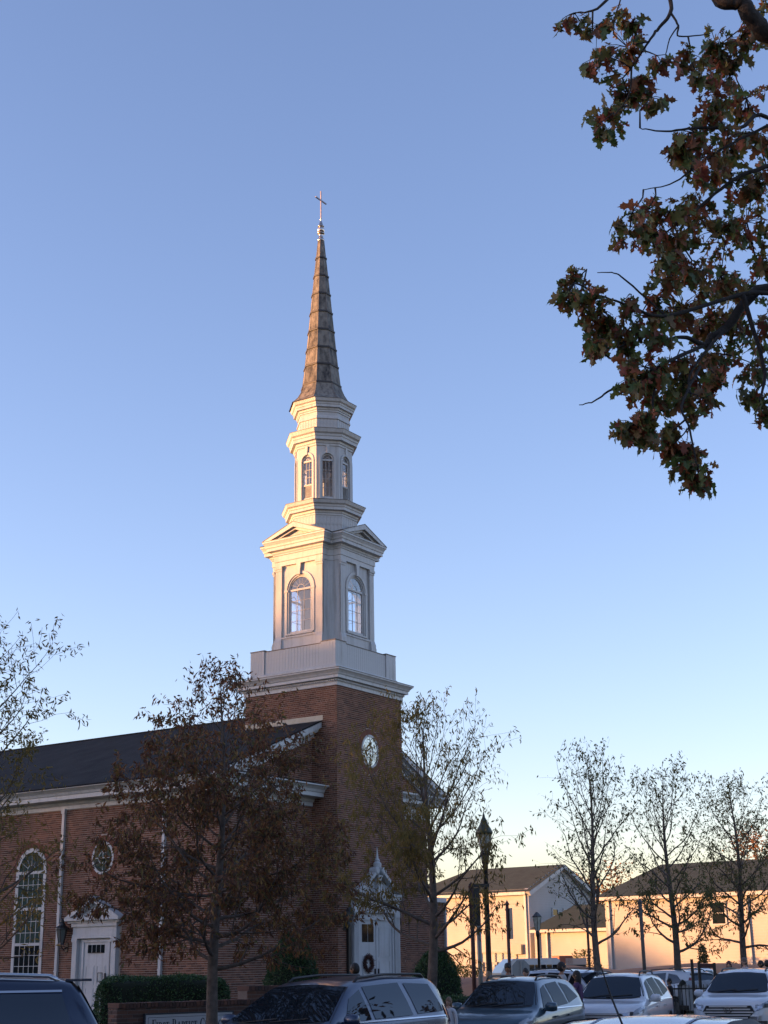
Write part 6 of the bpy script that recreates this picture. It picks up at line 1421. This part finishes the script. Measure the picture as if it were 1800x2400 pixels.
# ------------------------------------------------------------------ PEOPLE
SKIN = {'a': mat('skin_tan', (.28, .15, .09), .55), 'b': mat('skin_light', (.42, .26, .19), .55)}
def person(label, px, ytop, D, h=1.75, face=0, skin='a', shirt=(.1, .1, .1), pants=(.03, .03, .05), hair=(.015, .012, .01), long_=False, cap_=None, female=False, zb=None, extra=None):
    zt = at(px, ytop, D).z; p = at(px, ytop, D); base = zt-h if zb is None else zb
    if zb is not None: h = zt-zb
    k = h/1.75; t = thing('person', label, 'person', (p.x, p.y, base), face)
    sw_ = (.185 if not female else .165)*k
    V_ = [(0, 0, .96), (0, 0, 1.12), (0, 0, 1.30), (0, 0, 1.43), (0, .0, 1.50), (0, .01, 1.56)]; Rr = [.15, .135, .155, .11, .058, .055]; E_ = [(0, 1), (1, 2), (2, 3), (3, 4), (4, 5)]
    def add(pv, r, par): V_.append(pv); Rr.append(r); E_.append((par, len(V_)-1)); return len(V_)-1
    for s in (-1, 1):
        a = add((s*.10, 0, .90), .10, 0); a = add((s*.105, .01, .50), .065, a); a = add((s*.11, -.01, .10), .042, a); a = add((s*.11, .0, .045), .045, a); add((s*.125, .16, .03), .032, a)
        a = add((s*sw_/k, 0, 1.41), .062, 3); a = add((s*(sw_/k+.05), -.01, 1.13), .042, a); a = add((s*(sw_/k+.05), .06, .88), .030, a); w_ = add((s*(sw_/k+.045), .09, .82), .026, a)
        hx, hy, hz = V_[w_]
        for f_ in range(4):
            fx = hy+(-.03+.02*f_); b_ = add((hx, fx, hz-.055), .009, w_); add((hx-s*.012, fx, hz-.10+.006*abs(f_-1.5)), .0075, b_)
        b_ = add((hx-s*.012, hy+.035, hz-.025), .010, w_); add((hx-s*.02, hy+.05, hz-.055), .008, b_)
    me = bpy.data.meshes.new('body'); me.from_pydata([(x*k, y*k, z*k) for x, y, z in V_], E_, []); o = bpy.data.objects.new('body', me); COL.objects.link(o)
    md = o.modifiers.new('skin', 'SKIN'); sk = me.skin_vertices[0].data
    for i, r in enumerate(Rr): sk[i].radius = (r*k, r*k*(.72 if i < 4 else 1))
    sk[0].use_root = True; md2 = o.modifiers.new('s', 'SUBSURF'); md2.levels = 2
    bpy.context.view_layer.update(); dg = bpy.context.evaluated_depsgraph_get(); nm = bpy.data.meshes.new_from_object(o.evaluated_get(dg)); o.modifiers.clear()
    # head joined on as one surface set
    bm = bmesh.new(); bm.from_mesh(nm)
    hm = Matrix.Translation((0, .015*k, 1.645*k)); r_ = bmesh.ops.create_uvsphere(bm, u_segments=20, v_segments=16, radius=1.0)
    for v in r_['verts']:
        x, y, z = v.co; jaw = 1-.28*max(0, -z)**1.3
        X = x*.074*jaw; Y = y*.095*(1-.10*max(0, -z)); Z = z*.112
        if y > 0: Y += .016*math.exp(-((x)/.16)**2-((z+.12)/.20)**2)*1.3; Y -= .010*(math.exp(-((abs(x)-.38)/.18)**2-((z-.12)/.14)**2)); Y += .004*math.exp(-(x/.3)**2-((z+.48)/.09)**2)
        v.co = Vector((X*k, Y*k, Z*k))+hm.translation
    for s in (-1, 1):
        r2 = bmesh.ops.create_uvsphere(bm, u_segments=8, v_segments=6, radius=1.0)
        for v in r2['verts']: x, y, z = v.co; v.co = Vector((s*.074*k+x*.012*k, y*.020*k, 1.64*k+z*.032*k))
    bm.to_mesh(nm); bm.free(); o.data = nm; o.parent = t
    nm.materials.clear(); nm.materials.append(SKIN[skin])
    nm.materials.append(mat('cloth_%d_%d_%d' % tuple(int(c*999) for c in shirt), shirt, .85)); nm.materials.append(mat('trousers_%d_%d_%d' % tuple(int(c*999) for c in pants), pants, .85)); nm.materials.append(BLACK)
    for f_ in nm.polygons:
        c = f_.center/k; f_.use_smooth = True; arm = abs(c.x) > sw_/k+.0
        if c.z > 1.485: f_.material_index = 0
        elif arm and c.z < 1.0: f_.material_index = 0 if c.z < .86 or not long_ else 1
        elif c.z > .93: f_.material_index = 1
        elif c.z > .075: f_.material_index = 2
        else: f_.material_index = 3
    HM = mat('hair_%d_%d_%d' % tuple(int(c*999) for c in hair), hair, .6)
    bm = bmesh.new(); bmesh.ops.create_uvsphere(bm, u_segments=22, v_segments=16, radius=1.0)
    for v in bm.verts:
        x, y, z = v.co; lim = .12 if y > 0 else -.55
        s_ = 1.06+.02*sin(x*17)*sin(z*13)
        if z < lim+.25*min(1, abs(x)) *(-1): s_ = .90
        zz = z
        if long_ and y < .25 and z < 0: zz = z*2.6; s_ = 1.12
        v.co = Vector((x*.078*s_*k, (y*.10*s_-(.004 if y > 0 else .008))*k, zz*.118*s_*k))+Vector((0, .012*k, 1.648*k))
    hm_ = bpy.data.meshes.new('hair'); bm.to_mesh(hm_); bm.free(); hm_.polygons.foreach_set('use_smooth', [True]*len(hm_.polygons)); hm_.materials.append(HM); ho = bpy.data.objects.new('hair', hm_); COL.objects.link(ho); ho.parent = t
    if cap_ is not None:
        q = MB(); q.lathe([(.086*k, 1.66*k), (.088*k, 1.70*k), (.075*k, 1.75*k), (.04*k, 1.775*k), (.002, 1.78*k)], 18); q.prism([(-.06*k, .07*k), (.06*k, .07*k), (.045*k, .165*k), (0, .18*k), (-.045*k, .165*k)], 1.665*k, 1.675*k); q.build('cap', mat('cap_%d' % int(cap_[2]*999), cap_, .8), t, True)
    return t
person('man with short dark hair in yellow green top walking before the front door', 832, 2259, 30, face=R(60), skin='a', shirt=(.20, .24, .02))
person('child with long light brown hair and white top beside the blue grey car', 1052, 2338, 27, h=1.15, face=R(150), skin='b', shirt=(.5, .5, .52), hair=(.16, .09, .05), long_=True, female=True)
person('person with long blonde hair behind the blue grey car roof', 1146, 2274, 36, h=1.62, face=R(-20), skin='b', shirt=(.3, .3, .32), hair=(.20, .15, .10), long_=True, female=True)
person('man in a dark cap facing us behind the blue grey car', 1190, 2259, 37, h=1.74, face=R(170), skin='a', shirt=(.03, .03, .04), cap_=(.02, .02, .04))
person('person with dark hair barely showing over the blue grey car roof', 1232, 2270, 38, h=1.64, face=R(150), skin='b', shirt=(.03, .03, .03))
person('man with black hair and pale grey shirt facing right', 1315, 2256, 35, h=1.76, face=R(-80), skin='a', shirt=(.32, .33, .34))
person('woman with long black hair in a purple top', 1352, 2276, 34, h=1.60, face=R(60), skin='a', shirt=(.07, .03, .09), long_=True, female=True)
person('person in black with a dark cap walking by the iron fence', 1569, 2294, 49, h=1.70, face=R(100), skin='a', shirt=(.012, .012, .016), cap_=(.012, .012, .015), zb=-.30)
person('woman with dark red hair behind the white car at the right edge', 1708, 2253, 46, h=1.66, face=R(160), skin='b', shirt=(.02, .02, .02), hair=(.06, .015, .012), long_=True, female=True)
person('man with short greying hair and light shirt behind the white car at the right edge', 1744, 2245, 46, h=1.80, face=R(120), skin='b', shirt=(.35, .35, .38), hair=(.10, .07, .055))
person('person with dark hair at the far right beside the last tree', 1783, 2252, 50, h=1.72, face=R(90), skin='a', shirt=(.03, .03, .04))
person('person with dark hair cut off by the right edge of the picture', 1797, 2251, 49, h=1.73, face=R(-60), skin='a', shirt=(.05, .05, .07))

for (lb, x, y, h, r, sd_) in (('broad orange tree beside the car park to the right of the minivan', 13.5, 31, 8.5, 2.4, 61), ('rust coloured tree near the car park edge on the right', 21, 40, 10, 3.0, 62), ('tall brown tree behind and right of the viewpoint', 12, -9, 10, 3.4, 63), ('orange brown tree at the far corner of the car park', 27, 52, 11, 3.2, 64), ('orange tree standing in the car park right of the silver roof', 12.5, 18, 8.5, 2.8, 65)):
    rs = random.Random(sd_); t = thing('car_park_tree', lb, 'tree', (x, y, GZ), 0, 'trees around the car park'); tb = MB(); tb.tube([(0, 0, 0), (.1, 0, h*.5), (0, .1, h*.9)], [.22, .15, .04], 8)
    cl_ = [Vector((rs.gauss(0, r*.5), rs.gauss(0, r*.5), h*rs.uniform(.4, .95))) for _ in range(24)]
    for c in cl_: tb.tube([(0, 0, h*.35), tuple(c*.6+Vector((0, 0, h*.2))), tuple(c)], [.08, .05, .015], 4)
    tb.build('trunk', BARK, t); mb = MB()
    def fn(): c = rs.choice(cl_); return c+Vector((rs.gauss(0, r*.2), rs.gauss(0, r*.2), rs.gauss(0, r*.18))), None
    leaf_cloud(mb, 2400, fn, .34, .2, rnd=rs); mb.build('foliage', ORL, t, kind='stuff')
